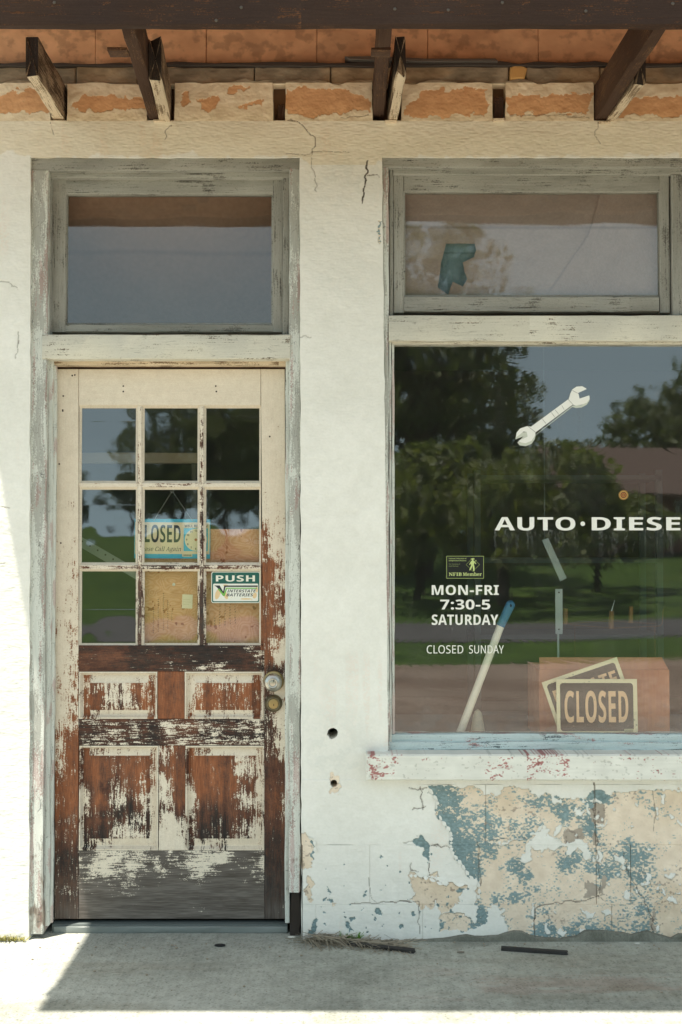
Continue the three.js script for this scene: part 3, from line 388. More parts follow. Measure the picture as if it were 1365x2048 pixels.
// ------------------------------------------------------------------ the storefront: walls
const shop = thing('storefront_building', 'weathered white stucco garage storefront with nine-pane wooden door and display window', 'building');
const wall = sub('wall', shop);
const wallUV = (g) => worldUV(g, WX0, WY0, WX1, WY1);
const RIGHT = 3.3, TOPY = 3.012, BTOP = W(835, 1569).y, BX = W(836, 1700).x;
{
  const d0 = W(58.5, 1878), d1 = W(61.5, 314), d2 = W(600, 314), d3 = W(604, 1878), w0 = W(764.5, 314), w1 = W(777, 1515);
  // head of the render: tongues between the rafter pockets, ragged on top
  const tongues = [[-1600, -420], [-400, -140], [-120, 101], [134, 294], [349, 547], [571, 746], [803, 986], [1011, 1188], [1229, 1430], [1460, 1660], [1690, 1900], [1930, 2150], [2175, 2900]], headLine = [];
  for (let k = tongues.length - 1; k >= 0; k--) { const [x0, x1] = tongues[k], n = Math.max(6, Math.round((x1 - x0) / 14)), A = (x, y) => { const p = W(x, y); headLine.push([clamp(p.x, -4, 4.6), p.y]); }; A(x1, 241); for (let i = 0; i <= n; i++) { const x = lerp(x1, x0, i / n); A(x - (i === n ? -1 : i === 0 ? 1 : 0), 164 + (fbr(x * 0.022, k * 3, 3) - 0.5) * 20); } A(x0, 241); }
  headLine[0][0] = 4.6; headLine[headLine.length - 1][0] = -4;
  const outline = [[-4, -0.02], [d0.x, -0.02], [d1.x, d1.y], [d2.x, d2.y], [d3.x, -0.02], [d3.x, W(836, 1690).y], [BX, W(836, 1690).y], [BX, BTOP], [4.6, BTOP], ...headLine];
  const hole = [[w1.x, w1.y], [RIGHT, w1.y], [RIGHT, w0.y], [w0.x, w0.y]];
  const disc = (x, y, r) => { const c = W(x, y), o = []; for (let k = 0; k < 18; k++) { const a = k / 18 * Math.PI * 2, q = r / 545 * (1 + (vn(k * 0.9, x) - 0.5) * 0.25); o.push([c.x + q * Math.cos(a), c.y + q * Math.sin(a)]); } return o; };
  part('stucco', wallUV(slab(rough(outline, 0.03, 0.003, 3), -0.2, 0, 0, [rough(hole, 0.03, 0.003, 8), disc(665.5, 1467, 11), disc(668, 1567, 7.5)])), wallMat, wall);
  // pipe sleeves inside the two holes
  for (const [x, y, r] of [[665.5, 1467, 11], [668, 1567, 7.5]]) { const c = W(x, y), g = new THREE.CylinderGeometry(r / 545 + 0.004, r / 545 + 0.004, 0.19, 16, 1, true); g.rotateX(Math.PI / 2); g.translate(c.x, c.y, -0.11); const cap = new THREE.CircleGeometry(r / 545 + 0.004, 16); cap.translate(c.x, c.y, -0.2); part('pipe_sleeve', mergeGeometries([g, cap]), plain(46, 42, 38), wall); }
  // block courses under the sill
  const rows = [[1569, 1690, [836, 972, 1191, 1410, 1628, 1846, 2064, 2282, 2500, 2718, 2936]], [1690, 1809, [605.5, 740, 957, 1193, 1262, 1480, 1698, 1916, 2134, 2352, 2570, 2790, 2936]], [1809, 1890, [605.5, 632, 846, 1070, 1224, 1440, 1660, 1880, 2100, 2320, 2540, 2760, 2936]]];
  rows.forEach(([y0, y1, xs], r) => { for (let k = 0; k + 1 < xs.length; k++) { const a = W(xs[k], y0), b = W(xs[k + 1], y1), gp = 0.0002, x1 = Math.min(b.x, 4.55); if (x1 - a.x < 0.01) continue;
    part('block', wallUV(slab([[a.x + gp, b.y + gp], [x1 - gp, b.y + gp], [x1 - gp, a.y - gp], [a.x + gp, a.y - gp]], -0.19, (vn(k * 3.3, r * 5.1) - 0.5) * 0.0008, 0.001)), wallMat, wall); } });
  part('mortar', slab([[d3.x + 0.005, -0.02], [4.58, -0.02], [4.58, BTOP - 0.01], [BX + 0.01, BTOP - 0.01], [BX + 0.01, W(836, 1692).y], [d3.x + 0.005, W(836, 1692).y]], -0.195, -0.006, 0), plain(186, 172, 148), wall);
  // curling flakes along the edge of the white coat
  const flake = (p, q, out, k) => { const a = W(p[0], p[1], 0.0004), b = W(q[0], q[1], 0.0004), d = b.clone().sub(a), L = d.length(), n = V(d.y, -d.x, 0).normalize().multiplyScalar(-out), pos = [], uv = [], idx = [], N = 7, M = 4;
    for (let j = 0; j <= M; j++) for (let i = 0; i <= N; i++) { const s = i / N, t = j / M, wd = (0.006 + 0.011 * vn(s * 3.1 + k, k * 2.7)) * Math.sin(Math.PI * clamp(s * 0.94 + 0.03)), P = a.clone().addScaledVector(d, s).addScaledVector(n, (t - 0.45) * wd); pos.push(P.x, P.y, 0.0012 + 0.007 * t * t * (0.3 + vn(s * 2 + k, 9 + k)) * Math.sin(Math.PI * s)); uv.push(s, t); }
    for (let j = 0; j < M; j++) for (let i = 0; i < N; i++) { const c = j * (N + 1) + i; idx.push(c, c + 1, c + N + 1, c + 1, c + N + 2, c + N + 1); } return finish(pos, idx, uv, 1.2); };
  const flakeMat = plain(229, 227, 219, 0.9); let fk = 0;
  const along = (pts, out) => { for (let i = 0; i + 1 < pts.length; i++) { const n = 2, p = pts[i], q = pts[i + 1]; for (let s = 0; s < n; s++) { fk++; if (vn(fk * 1.37, 4.4) < 0.4) continue; const e = 0.05, A = [lerp(p[0], q[0], (s + e) / n), lerp(p[1], q[1], (s + e) / n)], B = [lerp(p[0], q[0], (s + 1 - e) / n), lerp(p[1], q[1], (s + 1 - e) / n)]; part('paint_flake', flake(A, B, out, fk), flakeMat, wall); } } };
  along(peelEdge, -1); along(zp([[575, 440], [600, 400], [620, 350], [690, 265], [720, 310], [780, 350]]), 1); along(zp([[45, 510], [85, 510], [140, 522], [210, 555], [320, 550]]), -1); along([[602, 1668], [629, 1680], [631, 1706], [611, 1741]], 1);
  // rough footing lip along the foot of the wall
  const lip = []; const n = 150; for (let k = 0; k <= n; k++) { const x = lerp(BX - 0.05, 4.5, k / n); lip.push([x, 0.004 + 0.06 * Math.pow(fbm(x * 11, 2, 3), 1.6) * sstep(BX - 0.05, BX + 0.3, x)]); } lip.push([4.5, -0.02], [BX - 0.05, -0.02]);
  const fl = slab(lip, -0.02, 0.014, 0.003); part('footing', fl, std(rescale(concreteMaps, 1, 1), 0.004, 0.95, { color: new THREE.Color(0.62, 0.6, 0.56) }), wall);
  const ledge = [[-900, -420], [-417.5, -150], [-147.5, 150], [152, 274], [276, 508], [510, 661], [663, 1018], [1054, 1201], [1203, 1481], [1484, 1800], [1804, 2140]];
  ledge.forEach(([x0, x1], i) => { const t = [], b = [], m = 10; for (let k = 0; k <= m; k++) { const x = lerp(x1, x0, k / m), x2 = lerp(x0, x1, k / m); t.push([x, 131 + (fbm(x * 0.04, i + 7, 2) - 0.5) * 7]); b.push([x2, 167]); } part('ledge_stone', wallUV(slab(pxPoly([...b, ...t]), -0.055, -0.012 + vn(i, 9) * 0.006, 0.004)), wallMat, wall); });
  part('ledge_stone', slab(pxPoly([[1020, 159], [1021, 134], [1030, 129], [1048, 131], [1055, 136], [1050, 158]]), -0.05, 0.002, 0.006), plain(196, 152, 92), wall);
  // upper block courses, painted orange
  for (let r = 0; r < 2; r++) for (let k = -8; k < 10; k++) { const x0 = 188 + k * 223 + (r ? 112 : 0), a = W(x0, 100), b = W(x0 + 223, 100), y0 = W(0, 132).y + r * 0.205, gp = 0.0008; part('block', wallUV(slab([[a.x + gp, y0 + gp], [b.x - gp, y0 + gp], [b.x - gp, y0 + 0.203], [a.x + gp, y0 + 0.203]], -0.2, -0.028 + (vn(k * 2.1, r) - 0.5) * 0.004, 0.0025)), wallMat, wall); }
  part('mortar', slab([[-4, 3.0], [4.6, 3.0], [4.6, 3.62], [-4, 3.62]], -0.22, -0.06, 0), plain(120, 92, 68), wall);
  part('parapet', slab([[-4, 3.62], [4.6, 3.62], [4.6, 4.5], [-4, 4.5]], -0.22, -0.03, 0.005), plain(206, 196, 176), wall);
  // tarred remains of a flashing between ledge and upper courses
  const fp = [], fq = []; for (let k = 0; k <= 80; k++) { const x = lerp(-900, 2140, k / 80); fp.push([x, 133 + (fbm(x * 0.02, 4, 3) - 0.5) * 6]); fq.unshift([x, 126 + (fbm(x * 0.03, 9, 3) - 0.5) * 10]); }
  part('flashing', slab(pxPoly([...fp, ...fq]), -0.06, 0.006, 0.002), plain(58, 50, 44, 0.7), wall);
  const st = pxPoly([[690, 118], [750, 117], [850, 122], [990, 122], [995, 127], [840, 128], [700, 124]]); part('flashing', slab(st, -0.03, 0.022, 0.001), plain(104, 98, 92, 0.5, { metalness: 0.5 }), wall);
}
// interior shell: dark workshop behind the glass
{
  const room = sub('interior', shop), m1 = plain(112, 104, 94), m2 = plain(74, 70, 66), m3 = plain(140, 132, 120);
  const bx = (name, x0, y0, z0, x1, y1, z1, m) => { const g = new THREE.BoxGeometry(x1 - x0, y1 - y0, z1 - z0); g.translate((x0 + x1) / 2, (y0 + y1) / 2, (z0 + z1) / 2); return part(name, g, m, room); };
  bx('floor', -4, -0.02, -6.2, 4.6, 0.02, -0.205, m2); bx('ceiling', -4, 3.02, -6.2, 4.6, 3.3, -0.23, m3); bx('back_wall', -4, 0.02, -6.2, 4.6, 3.02, -6, m1); bx('side_wall', -4, 0.02, -6, -3.8, 3.02, -0.21, m1); bx('side_wall', 4.4, 0.02, -6, 4.6, 3.02, -0.21, m1);
  bx('partition', -0.16, 0.02, -3.2, -0.06, 3.02, -0.21, m1);
  // low display deck behind the big window
  const y = W(800, 1488, -0.06).y; bx('display_shelf', 0.16, y - 0.035, -0.75, RIGHT, y, -0.1, plain(96, 108, 110)); bx('display_front', 0.16, 0.02, -0.75, RIGHT, y - 0.035, -0.72, plain(84, 80, 74));
}

// ------------------------------------------------------------------ door frame and transom
const casing = (() => { const m = rescale(casingMaps, 1 / 3, 1 / 0.3); return std(m, 0.003, 0.88); })();
{
  const fr = sub('door_frame', shop);
  part('casing', facePlank(62.5, 341, 86, 1868, -0.012, 0.12, { u0: 0, wob: 0.0025 }), casing, fr);
  part('casing', facePlank(579, 341, 600.5, 1786, -0.012, 0.12, { u0: 0.16, wob: 0.0025, ragged: 0.02, ragStart: true }), casing, fr);
  part('rotten_stud', facePlank(583, 1770, 601, 1872, -0.05, 0.09, { wob: 0.008, seg: 9, ragged: 0.02 }), plain(52, 44, 38), fr).userData.label = 'rotted dark foot of the right door casing';
  part('head_casing', facePlank(62.5, 314.5, 600.5, 341, -0.012, 0.12, { wob: 0.0018 }), greyTimber, fr);
  part('jamb', facePlank(86, 341, 101, 668, -0.042, 0.13), greyTimber, fr);
  part('jamb', facePlank(566, 341, 579, 668, -0.042, 0.13), greyTimber, fr);
  part('head_jamb', facePlank(86, 341, 579, 356, -0.04, 0.13), greyTimber, fr);
  part('jamb', facePlank(86, 719, 98, 1852, -0.045, 0.13, { wob: 0.002 }), paleTimber, fr);
  part('jamb', facePlank(571.5, 719, 579, 1846, -0.045, 0.13, { wob: 0.002 }), paleTimber, fr);
  part('door_stop', facePlank(96, 731, 105.5, 1846, -0.066, 0.02, { wob: 0.002 }), paleTimber, fr);
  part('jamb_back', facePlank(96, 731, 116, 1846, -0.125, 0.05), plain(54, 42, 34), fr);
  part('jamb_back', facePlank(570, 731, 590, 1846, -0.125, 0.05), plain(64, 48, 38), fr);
  part('transom_bar', facePlank(85, 669, 580.5, 718, -0.006, 0.15, { wob: 0.0012 }), barTimber, fr);
  part('door_head', facePlank(98, 719, 572, 730, -0.06, 0.1), oldTimber, fr);
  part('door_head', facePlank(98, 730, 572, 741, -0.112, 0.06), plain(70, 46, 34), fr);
  const th = new THREE.BoxGeometry(W(576, 1843, -0.1).x - W(107, 1843, -0.1).x, 0.034, 0.045, 1, 1, 1); th.translate((W(576, 1843, -0.1).x + W(107, 1843, -0.1).x) / 2, 0.011, -0.105);
  part('threshold', th, plain(98, 106, 104, 0.6), fr);
  const th2 = plank(V(W(108, 1850, -0.07).x, 0.012, -0.076), V(W(575, 1850, -0.07).x, 0.012, -0.076), ZA, 0.012, 0.024); part('threshold', th2, plain(116, 122, 118, 0.5), fr);

  const tr = sub('transom_window', shop);
  part('sash_stile', facePlank(101, 356, 131, 664, -0.066, 0.04), greyTimber, tr);
  part('sash_stile', facePlank(546.5, 356, 567, 664, -0.066, 0.04), greyTimber, tr);
  part('sash_rail', facePlank(131, 356, 546.5, 388, -0.067, 0.04), greyTimber, tr);
  part('sash_rail', facePlank(131, 649, 546.5, 664, -0.067, 0.04), greyTimber, tr);
  const i = rectOf(131, 388, 546.5, 649, -0.08), o = rectOf(129, 386, 549, 651, -0.068);
  const r2 = rectOf(134.5, 391, 543.5, 646, -0.082); part('putty', worldUV(ring(o, -0.068, r2, -0.084), 0, 0, 1.2, 0.6), greyTimber, tr);
  part('pane', quad(i[0] - 0.01, i[1] - 0.01, i[2] + 0.01, i[3] + 0.01, -0.085), transomGlass, tr);
}

// ------------------------------------------------------------------ the door
const door = sub('door', shop);
{
  const P = (name, pts, z1 = DZ, z0 = -0.14, bev = 0.0016) => part(name, doorUV(slab(pxPoly(pts, DZ), z0, z1, bev)), doorMat, door);
  const rc = (x0, y0, x1, y1) => [[x0, y1], [x1, y1], [x1, y0], [x0, y0]];
  P('stile', [[109.5, 1838], [157.2, 1838], [157.2, 738], [112, 738]]);
  P('stile', [[530.6, 1838], [575, 1838], [570, 738], [522.3, 738]]);
  P('rail', rc(157.8, 738, 521.8, 811), DZ - 0.0008);
  P('rail', rc(157.8, 1291, 526, 1343), DZ - 0.0008);
  P('rail', rc(157.8, 1438, 528, 1491), DZ - 0.0008);
  P('rail', rc(157.8, 1701, 530, 1838), DZ - 0.0008);
  P('mullion', rc(315.5, 1343.4, 369.5, 1437.6), DZ - 0.0014);
  P('mullion', rc(317.5, 1491.4, 371, 1700.6), DZ - 0.0014);
  for (const x of [279.5, 403.5]) P('muntin', rc(x - 4, 811.3, x + 4, 1290.7), DZ - 0.004, -0.13, 0.001);
  for (const y of [970, 1134.5]) for (const [a, b] of [[158, 275.2], [283.8, 399.2], [407.8, 522]]) P('muntin', rc(a, y - 4, b, y + 4), DZ - 0.0045, -0.13, 0.001);
  const cols = [[157.5, 275.5, 161.5, 270.5], [283.5, 399.5, 287.5, 394.5], [407.5, 522.5, 411.5, 518.5]], rows = [[811, 966, 815.5, 961], [974, 1130.5, 979, 1125], [1138.5, 1291, 1143, 1287]];
  for (const [ya, yb, yc, yd] of rows) for (const [xa, xb, xc, xd] of cols) {
    part('glazing_bead', doorUV(ring(rectOf(xa, ya, xb, yb, DZ), DZ - 0.006, rectOf(xc, yc, xd, yd, DZ), DZ - 0.019)), doorMat, door);
    const r = rectOf(xa, ya, xb, yb, DZ - 0.02); const g = quad(r[0], r[1], r[2], r[3], 0);
    g.rotateX(0); g.translate(0, 0, DZ - 0.0205); part('pane', worldUVpane(g, xa * 0.7 + ya * 0.31), doorGlass, door);
  }
  function worldUVpane(g, s) { const p = g.attributes.position, u = g.attributes.uv; for (let k = 0; k < p.count; k++) u.setXY(k, p.getX(k) * 2.2 + s, p.getY(k) * 2.2 + s * 0.37); return g; }
  const shrink = (r, d) => [r[0] + d, r[1] + d, r[2] - d, r[3] - d];
  for (const [x0, y0, x1, y1, bw] of [[158, 1343.5, 315.5, 1437.5, 0.03], [369.5, 1343.5, 527, 1437.5, 0.03], [158, 1491.5, 317.5, 1700.5, 0.034], [371, 1491.5, 530, 1700.5, 0.034]]) {
    const r = rectOf(x0, y0, x1, y1, DZ), a = shrink(r, 0.005), b = shrink(r, 0.011), c = shrink(r, 0.014), e = shrink(r, 0.012 + bw);
    part('panel_moulding', doorUV(mergeGeometries([ring(r, DZ + 0.0005, a, DZ + 0.001), ring(a, DZ + 0.0015, b, DZ - 0.016)])), doorMat, door);
    part('panel', doorUV(mergeGeometries([ring(b, DZ - 0.0165, c, DZ - 0.017), ring(c, DZ - 0.017, e, DZ - 0.0055), quad(e[0], e[1], e[2], e[3], DZ - 0.0035).toNonIndexed(), ring(e, DZ - 0.0055, e, DZ - 0.0035)])), doorMat, door);
  }
  // lockset: knob with keyhole, deadbolt below it
  const lathe = (pts, x, y, z) => { const g = new THREE.LatheGeometry(pts.map((p) => new THREE.Vector2(p[0], p[1])), 40); g.rotateX(Math.PI / 2); const c = W(x, y, z); g.translate(c.x, c.y, z); return g; };
  const steel = new THREE.MeshStandardMaterial({ color: new THREE.Color(0.5, 0.48, 0.43), metalness: 1, roughness: 0.32 }), brass = new THREE.MeshStandardMaterial({ color: new THREE.Color(0.36, 0.27, 0.13), metalness: 1, roughness: 0.42 }), dull = new THREE.MeshStandardMaterial({ color: new THREE.Color(0.2, 0.17, 0.11), metalness: 0.9, roughness: 0.5 });
  part('knob_rose', lathe([[0, 0], [0.0385, 0], [0.0385, 0.003], [0.035, 0.007], [0.022, 0.01], [0.013, 0.011], [0.013, 0.03]], 548, 1362, DZ + 0.0005), brass, door);
  part('door_knob', lathe([[0.013, 0.028], [0.022, 0.03], [0.031, 0.038], [0.034, 0.047], [0.032, 0.055], [0.026, 0.061], [0.0185, 0.063], [0.0185, 0.066], [0.016, 0.0675], [0.0155, 0.065], [0.0125, 0.065]], 548, 1362, DZ), steel, door);
  part('lock_cylinder', lathe([[0, 0.0665], [0.0105, 0.0665], [0.012, 0.065], [0.0125, 0.063]], 548, 1362, DZ), steel, door);
  const slot = (x, y, z) => { const c = W(x, y, z), g = new THREE.BoxGeometry(0.0022, 0.008, 0.001); g.translate(c.x, c.y, z); return g; };
  part('keyhole', slot(548, 1362, DZ + 0.0672), plain(16, 14, 12), door);
  part('deadbolt', lathe([[0, 0], [0.0325, 0], [0.0325, 0.004], [0.028, 0.012], [0.024, 0.018], [0.0215, 0.018], [0.0205, 0.016], [0.0195, 0.016]], 548, 1406.5, DZ + 0.0005), dull, door);
  part('lock_cylinder', lathe([[0, 0.0185], [0.017, 0.0185], [0.0195, 0.017], [0.0195, 0.012]], 548, 1406.5, DZ), brass, door);
  part('keyhole', slot(548, 1410, DZ + 0.0192), plain(16, 14, 12), door);
}

// ------------------------------------------------------------------ display window with its transoms
const win = sub('display_window', shop);
const winPane = [W(785, 1000, -0.06).x, W(800, 1478, -0.06).y, RIGHT - 0.02, W(800, 676, -0.06).y];
{
  const E = toPx(RIGHT, 1.5)[0] + 4;
  part('casing', facePlank(765, 335, 779, 1502, -0.01, 0.1, { u0: 0.3, wob: 0.0028 }), casing, win);
  part('casing', facePlank(E - 30, 335, E, 1502, -0.01, 0.1, { u0: 0.3, wob: 0.0028 }), casing, win);
  part('head_casing', facePlank(765, 314.5, E, 335, -0.01, 0.1), greyTimber, win);
  part('jamb', facePlank(779, 335, 787, 630, -0.034, 0.1), greyTimber, win);
  part('head_jamb', facePlank(787, 335, E - 30, 350, -0.032, 0.1), greyTimber, win);
  part('jamb', facePlank(779, 684, 784, 1490, -0.03, 0.1, { wob: 0.002 }), paleTimber, win);
  part('glazing_stop', facePlank(784, 686, 790, 1468, -0.042, 0.03, { wob: 0.0018 }), paleTimber, win);
  part('transom_bar', facePlank(778, 630.5, E - 30, 682, -0.002, 0.12, { wob: 0.0016 }), barTimber, win);
  part('glazing_stop', facePlank(785, 682, E - 30, 687.5, -0.03, 0.04), barTimber, win);
  part('bottom_rail', facePlank(779, 1468, E - 30, 1485, -0.044, 0.06, { wob: 0.002 }), sillTimber, win);
  part('sub_sill', facePlank(779, 1485, E - 30, 1500, -0.024, 0.08, { wob: 0.003 }), sillTimber, win);
  part('mullion', facePlank(1343.5, 350, 1367, 630, -0.03, 0.1), greyTimber, win);
  for (const [x0, x1] of [[787, 1341], [1369, 1923]]) {
    part('sash_stile', facePlank(x0, 350, x0 + 21.5, 625, -0.04, 0.04), greyTimber, win);
    part('sash_stile', facePlank(x1 - 22, 350, x1, 625, -0.04, 0.04), greyTimber, win);
    part('sash_rail', facePlank(x0 + 21.5, 350, x1 - 22, 383, -0.041, 0.04, { wob: 0.0015 }), greyTimber, win);
    part('sash_rail', facePlank(x0 + 21.5, 593, x1 - 22, 623, -0.039, 0.04, { wob: 0.002 }), greyTimber, win);
    const o = rectOf(x0 + 20, 381, x1 - 20, 595, -0.042), i = rectOf(x0 + 24, 386, x1 - 24, 590, -0.055);
    part('putty', worldUV(ring(o, -0.042, i, -0.054), 0, 0, 1.2, 0.6), greyTimber, win);
    part('pane', quad(o[0], o[1], o[2], o[3], -0.056), transomGlass, win);
  }
  part('mullion', facePlank(1925, 350, E - 30, 630, -0.03, 0.1), greyTimber, win);
  part('large_pane', quad(...winPane, -0.06), windowGlass, win);
  // painted concrete sill
  const sillMaps = bake(1024, 128, (u, v, o) => { const x = u * 2.9, y = v * 0.14, [px] = toPx(W(733, 1509, 0.062).x + x, 0.7, 0.062), q = fbm(x * 20, y * 20, 3), s = vn(x * 240, y * 240), br = vn(x * 12, y * 160);
    let red = sstep(0.5, 0.62, fbr(x * 40, y * 70, 3) + (s - 0.5) * 0.45 + (px < 800 ? 0.16 - Math.abs(px - 745) * 0.004 : -0.2) + (px > 970 && px < 1030 ? 0.28 : 0) + (px > 1055 && px < 1140 ? 0.32 : 0) + (px > 1240 ? 0.12 : 0) + (v - 0.75) * 0.1 - 0.17);
    const pit = 0.5 * sstep(0.74, 0.8, fbr(x * 90, y * 90, 2)); for (let k = 0; k < 3; k++) o[k] = lerp([222, 221, 212][k] + (q - 0.5) * 22 + (br - 0.5) * 8, [158, 96, 92][k] + (q - 0.5) * 30, red * 0.85) - pit * 50; o[3] = 0.6 - red * 0.2 - pit * 0.4 + (q - 0.5) * 0.3; });
  const a = W(733, 1509, 0.062), b = W(733, 1562, 0.062), g = slab(rough([[a.x, b.y], [RIGHT + 0.12, b.y], [RIGHT + 0.12, a.y], [a.x, a.y]], 0.03, 0.0015, 4), -0.19, 0.062, 0.006);
  part('sill', worldUV(g, a.x, b.y - 0.02, a.x + 2.9, b.y + 0.12), std(sillMaps, 0.003, 0.9), win);
}

// ------------------------------------------------------------------ canopy: fascia, rafters, broken stubs, deck
{
  const can = sub('canopy', shop), XL = -1.494, YF = 2.926;
  part('fascia', plank(V(XL, (YF + 3.5) / 2, 0.905), V(4.5, (YF + 3.5) / 2, 0.905), YA, 3.5 - YF, 0.03, { wob: 0.002, seg: 80 }), darkTimber, can);
  part('backing_board', plank(V(XL, (YF + 3.51) / 2 + 0.01, 0.878), V(4.5, (YF + 3.51) / 2 + 0.01, 0.878), YA, 3.49 - YF - 0.02, 0.02, { wob: 0.001, seg: 40 }), brownTimber, can);
  for (let k = 0; k < 8; k++) part('deck_board', plank(V(-1.592, 3.53, 0.036 + k * 0.146), V(4.5, 3.53, 0.036 + k * 0.146), ZA, 0.1445, 0.025, { seg: 12 }), brownTimber, can);
  const stub = [stubTimber, oldTimber, charTimber];
  const raft = (name, b, f, zf, h = 0.132, w = 0.042, o = {}, m = rafterTimber) => { const B = W(b[0], b[1], 0), Q = W(f[0], f[1], f[2]), d = Q.clone().sub(B); const p0 = B.clone().addScaledVector(d, -0.14 / f[2]), p1 = B.clone().addScaledVector(d, zf / f[2]); p0.y += h / 2; p1.y = p0.y + (o.rise || 0); const g = plank(p0, p1, YA, h, w, { wob: 0.002, bev: 0.003, ...o }); return part(name, Array.isArray(m) ? facesApart(g, p1.clone().sub(p0).normalize()) : g, m, can); };
  raft('rafter', [309, 238], [256, 56, 0.72], 0.866);
  raft('rafter', [758, 230], [772, 56, 0.72], 0.866);
  raft('rafter', [1202, 238], [1322, 50, 0.72], 0.866);
  raft('rafter', [1445, 238], [1640, 50, 0.72], 0.866);
  raft('broken_rafter', [117, 233], [66, 147, 0.35], 0.36, 0.135, 0.04, { ragged: 0.014 }, stub);
  raft('broken_rafter', [331, 241], [312, 152, 0.36], 0.37, 0.135, 0.042, { ragged: 0.03 }, stub);
  raft('broken_rafter', [786, 240], [800, 155, 0.36], 0.4, 0.13, 0.034, { ragged: 0.03 }, stub);
  raft('broken_rafter', [1222, 240], [1268, 178, 0.26], 0.33, 0.125, 0.036, { ragged: 0.02 }, stub);
  raft('broken_rafter', [998, 236], [998, 200, 0.1], -0.012, 0.12, 0.036, { ragged: 0.006 }, darkTimber);
  raft('broken_rafter', [563, 238], [566, 200, 0.1], -0.02, 0.1, 0.022, { ragged: 0.03 }, rafterTimber);
  for (const [x, y, z] of [[116, 233, 0.006], [320, 242, 0.006], [783, 243, 0.008], [998, 240, 0.006], [1210, 244, 0.008]]) { const c = W(x, y, z); part('shim', plank(V(c.x - 0.022, c.y, -0.04), V(c.x + 0.02, c.y, -0.04), ZA, 0.11, 0.007, { seg: 3 }), oldTimber, can); }
  for (const [x, z] of [[238, 0.7], [762, 0.7]]) { const c = W(x, 58, z); part('shim', plank(V(c.x - 0.03, YF + 0.02, z), V(c.x + 0.03, YF + 0.02, z), ZA, 0.05, 0.01, { seg: 3 }), rafterTimber, can); }
  // nail heads on the fascia
  for (const [x, y] of [[109, 5], [483, 15], [433, 41], [790, 18], [897, 20], [1005, 5], [1172, 22], [1346, 7]]) { const c = W(x, y, 0.921), g = new THREE.SphereGeometry(0.005, 8, 6); g.scale(1, 1, 0.4); g.translate(c.x, c.y, 0.921); part('nail', g, plain(96, 88, 80, 0.5, { metalness: 0.6 }), can); }
}
// ------------------------------------------------------------------ writing and marks on the glass
const fontBold = await new FontLoader().loadAsync('fonts/droid/droid_sans_bold.typeface.json');
const fontThin = await new FontLoader().loadAsync('fonts/droid/droid_sans_regular.typeface.json');
const letterWhite = plain(232, 230, 222, 0.7), LZ = -0.0585;
function letters(text, x0, y0, x1, y1, font = fontBold) {
  const g = new THREE.ExtrudeGeometry(font.generateShapes(text, 1), { depth: 0.0006, bevelEnabled: false, curveSegments: 5 });
  g.computeBoundingBox(); const b = g.boundingBox, p = W(x0, y1, LZ), q = W(x1, y0, LZ);
  g.translate(-b.min.x, -b.min.y, 0); g.scale((q.x - p.x) / (b.max.x - b.min.x), (q.y - p.y) / (b.max.y - b.min.y), 1); g.translate(p.x, p.y, LZ); return g;
}
for (const [t, a, b, c, d, f] of [['AUTO', 990, 1034, 1151, 1061], ['DIESE', 1184, 1034, 1361, 1061], ['L', 1371, 1034, 1399, 1061], ['MON-FRI', 864, 1170, 998, 1190], ['7:30-5', 881, 1199, 981, 1219], ['SATURDAY', 864, 1229, 997, 1250], ['CLOSED', 854, 1290.5, 927, 1307, fontThin], ['SUNDAY', 938.5, 1290.5, 1008, 1307, fontThin]]) part('lettering', letters(t, a, b, c, d, f), letterWhite, win);
{ const c = W(1166, 1047.5, LZ), g = new THREE.CylinderGeometry(0.0085, 0.0085, 0.0006, 16); g.rotateX(Math.PI / 2); g.translate(c.x, c.y, LZ); part('lettering', g, letterWhite, win);
  const wz = (pts, dx = 0, dy = 0) => pxPoly(pts.map(([x, y]) => [980 + (x + dx) * 0.2821, 740 + (y + dy) * 0.2821]), LZ);
  const out = [[190, 445], [215, 415], [265, 398], [292, 402], [560, 205], [572, 165], [585, 138], [615, 118], [655, 115], [688, 135], [628, 162], [636, 203], [705, 180], [708, 205], [688, 232], [650, 246], [612, 252], [588, 246], [325, 442], [318, 470], [295, 502], [255, 518], [222, 514], [205, 502], [268, 472], [262, 440], [240, 436], [186, 478]];
  part('wrench_emblem', slab(wz(out), LZ, LZ + 0.0012, 0), letterWhite, win).userData.label = 'white painted open-ended wrench emblem';
  part('wrench_emblem', slab(wz([[182, 492], [190, 446], [262, 440], [270, 480], [330, 455], [588, 252], [650, 250], [708, 200], [706, 218], [688, 246], [650, 266], [610, 270], [585, 262], [325, 462], [318, 492], [295, 524], [255, 540], [212, 534], [196, 514], [240, 470]]), LZ - 0.0004, LZ + 0.0003, 0), plain(196, 198, 184, 0.8), win);
  const ln = (a, b, w = 2.2) => { const [p, q] = wz([a, b]); const A = V(p[0], p[1], LZ + 0.0015), B = V(q[0], q[1], LZ + 0.0015); return plank(A, B, XA.clone().multiplyScalar(A.y - B.y).add(YA.clone().multiplyScalar(B.x - A.x)), w * 0.0005, 0.0004, { seg: 1, wob: 0, bev: 0.00005 }); };
  part('wrench_emblem', mergeGeometries([ln([325, 444], [588, 248], 3), ln([268, 398], [325, 442]), ln([555, 208], [590, 246]), ln([435, 300], [462, 336]), ln([462, 282], [490, 316]), ln([370, 345], [398, 380]), ln([510, 252], [528, 284]), ln([585, 145], [636, 172])]), plain(90, 86, 78), win);
}
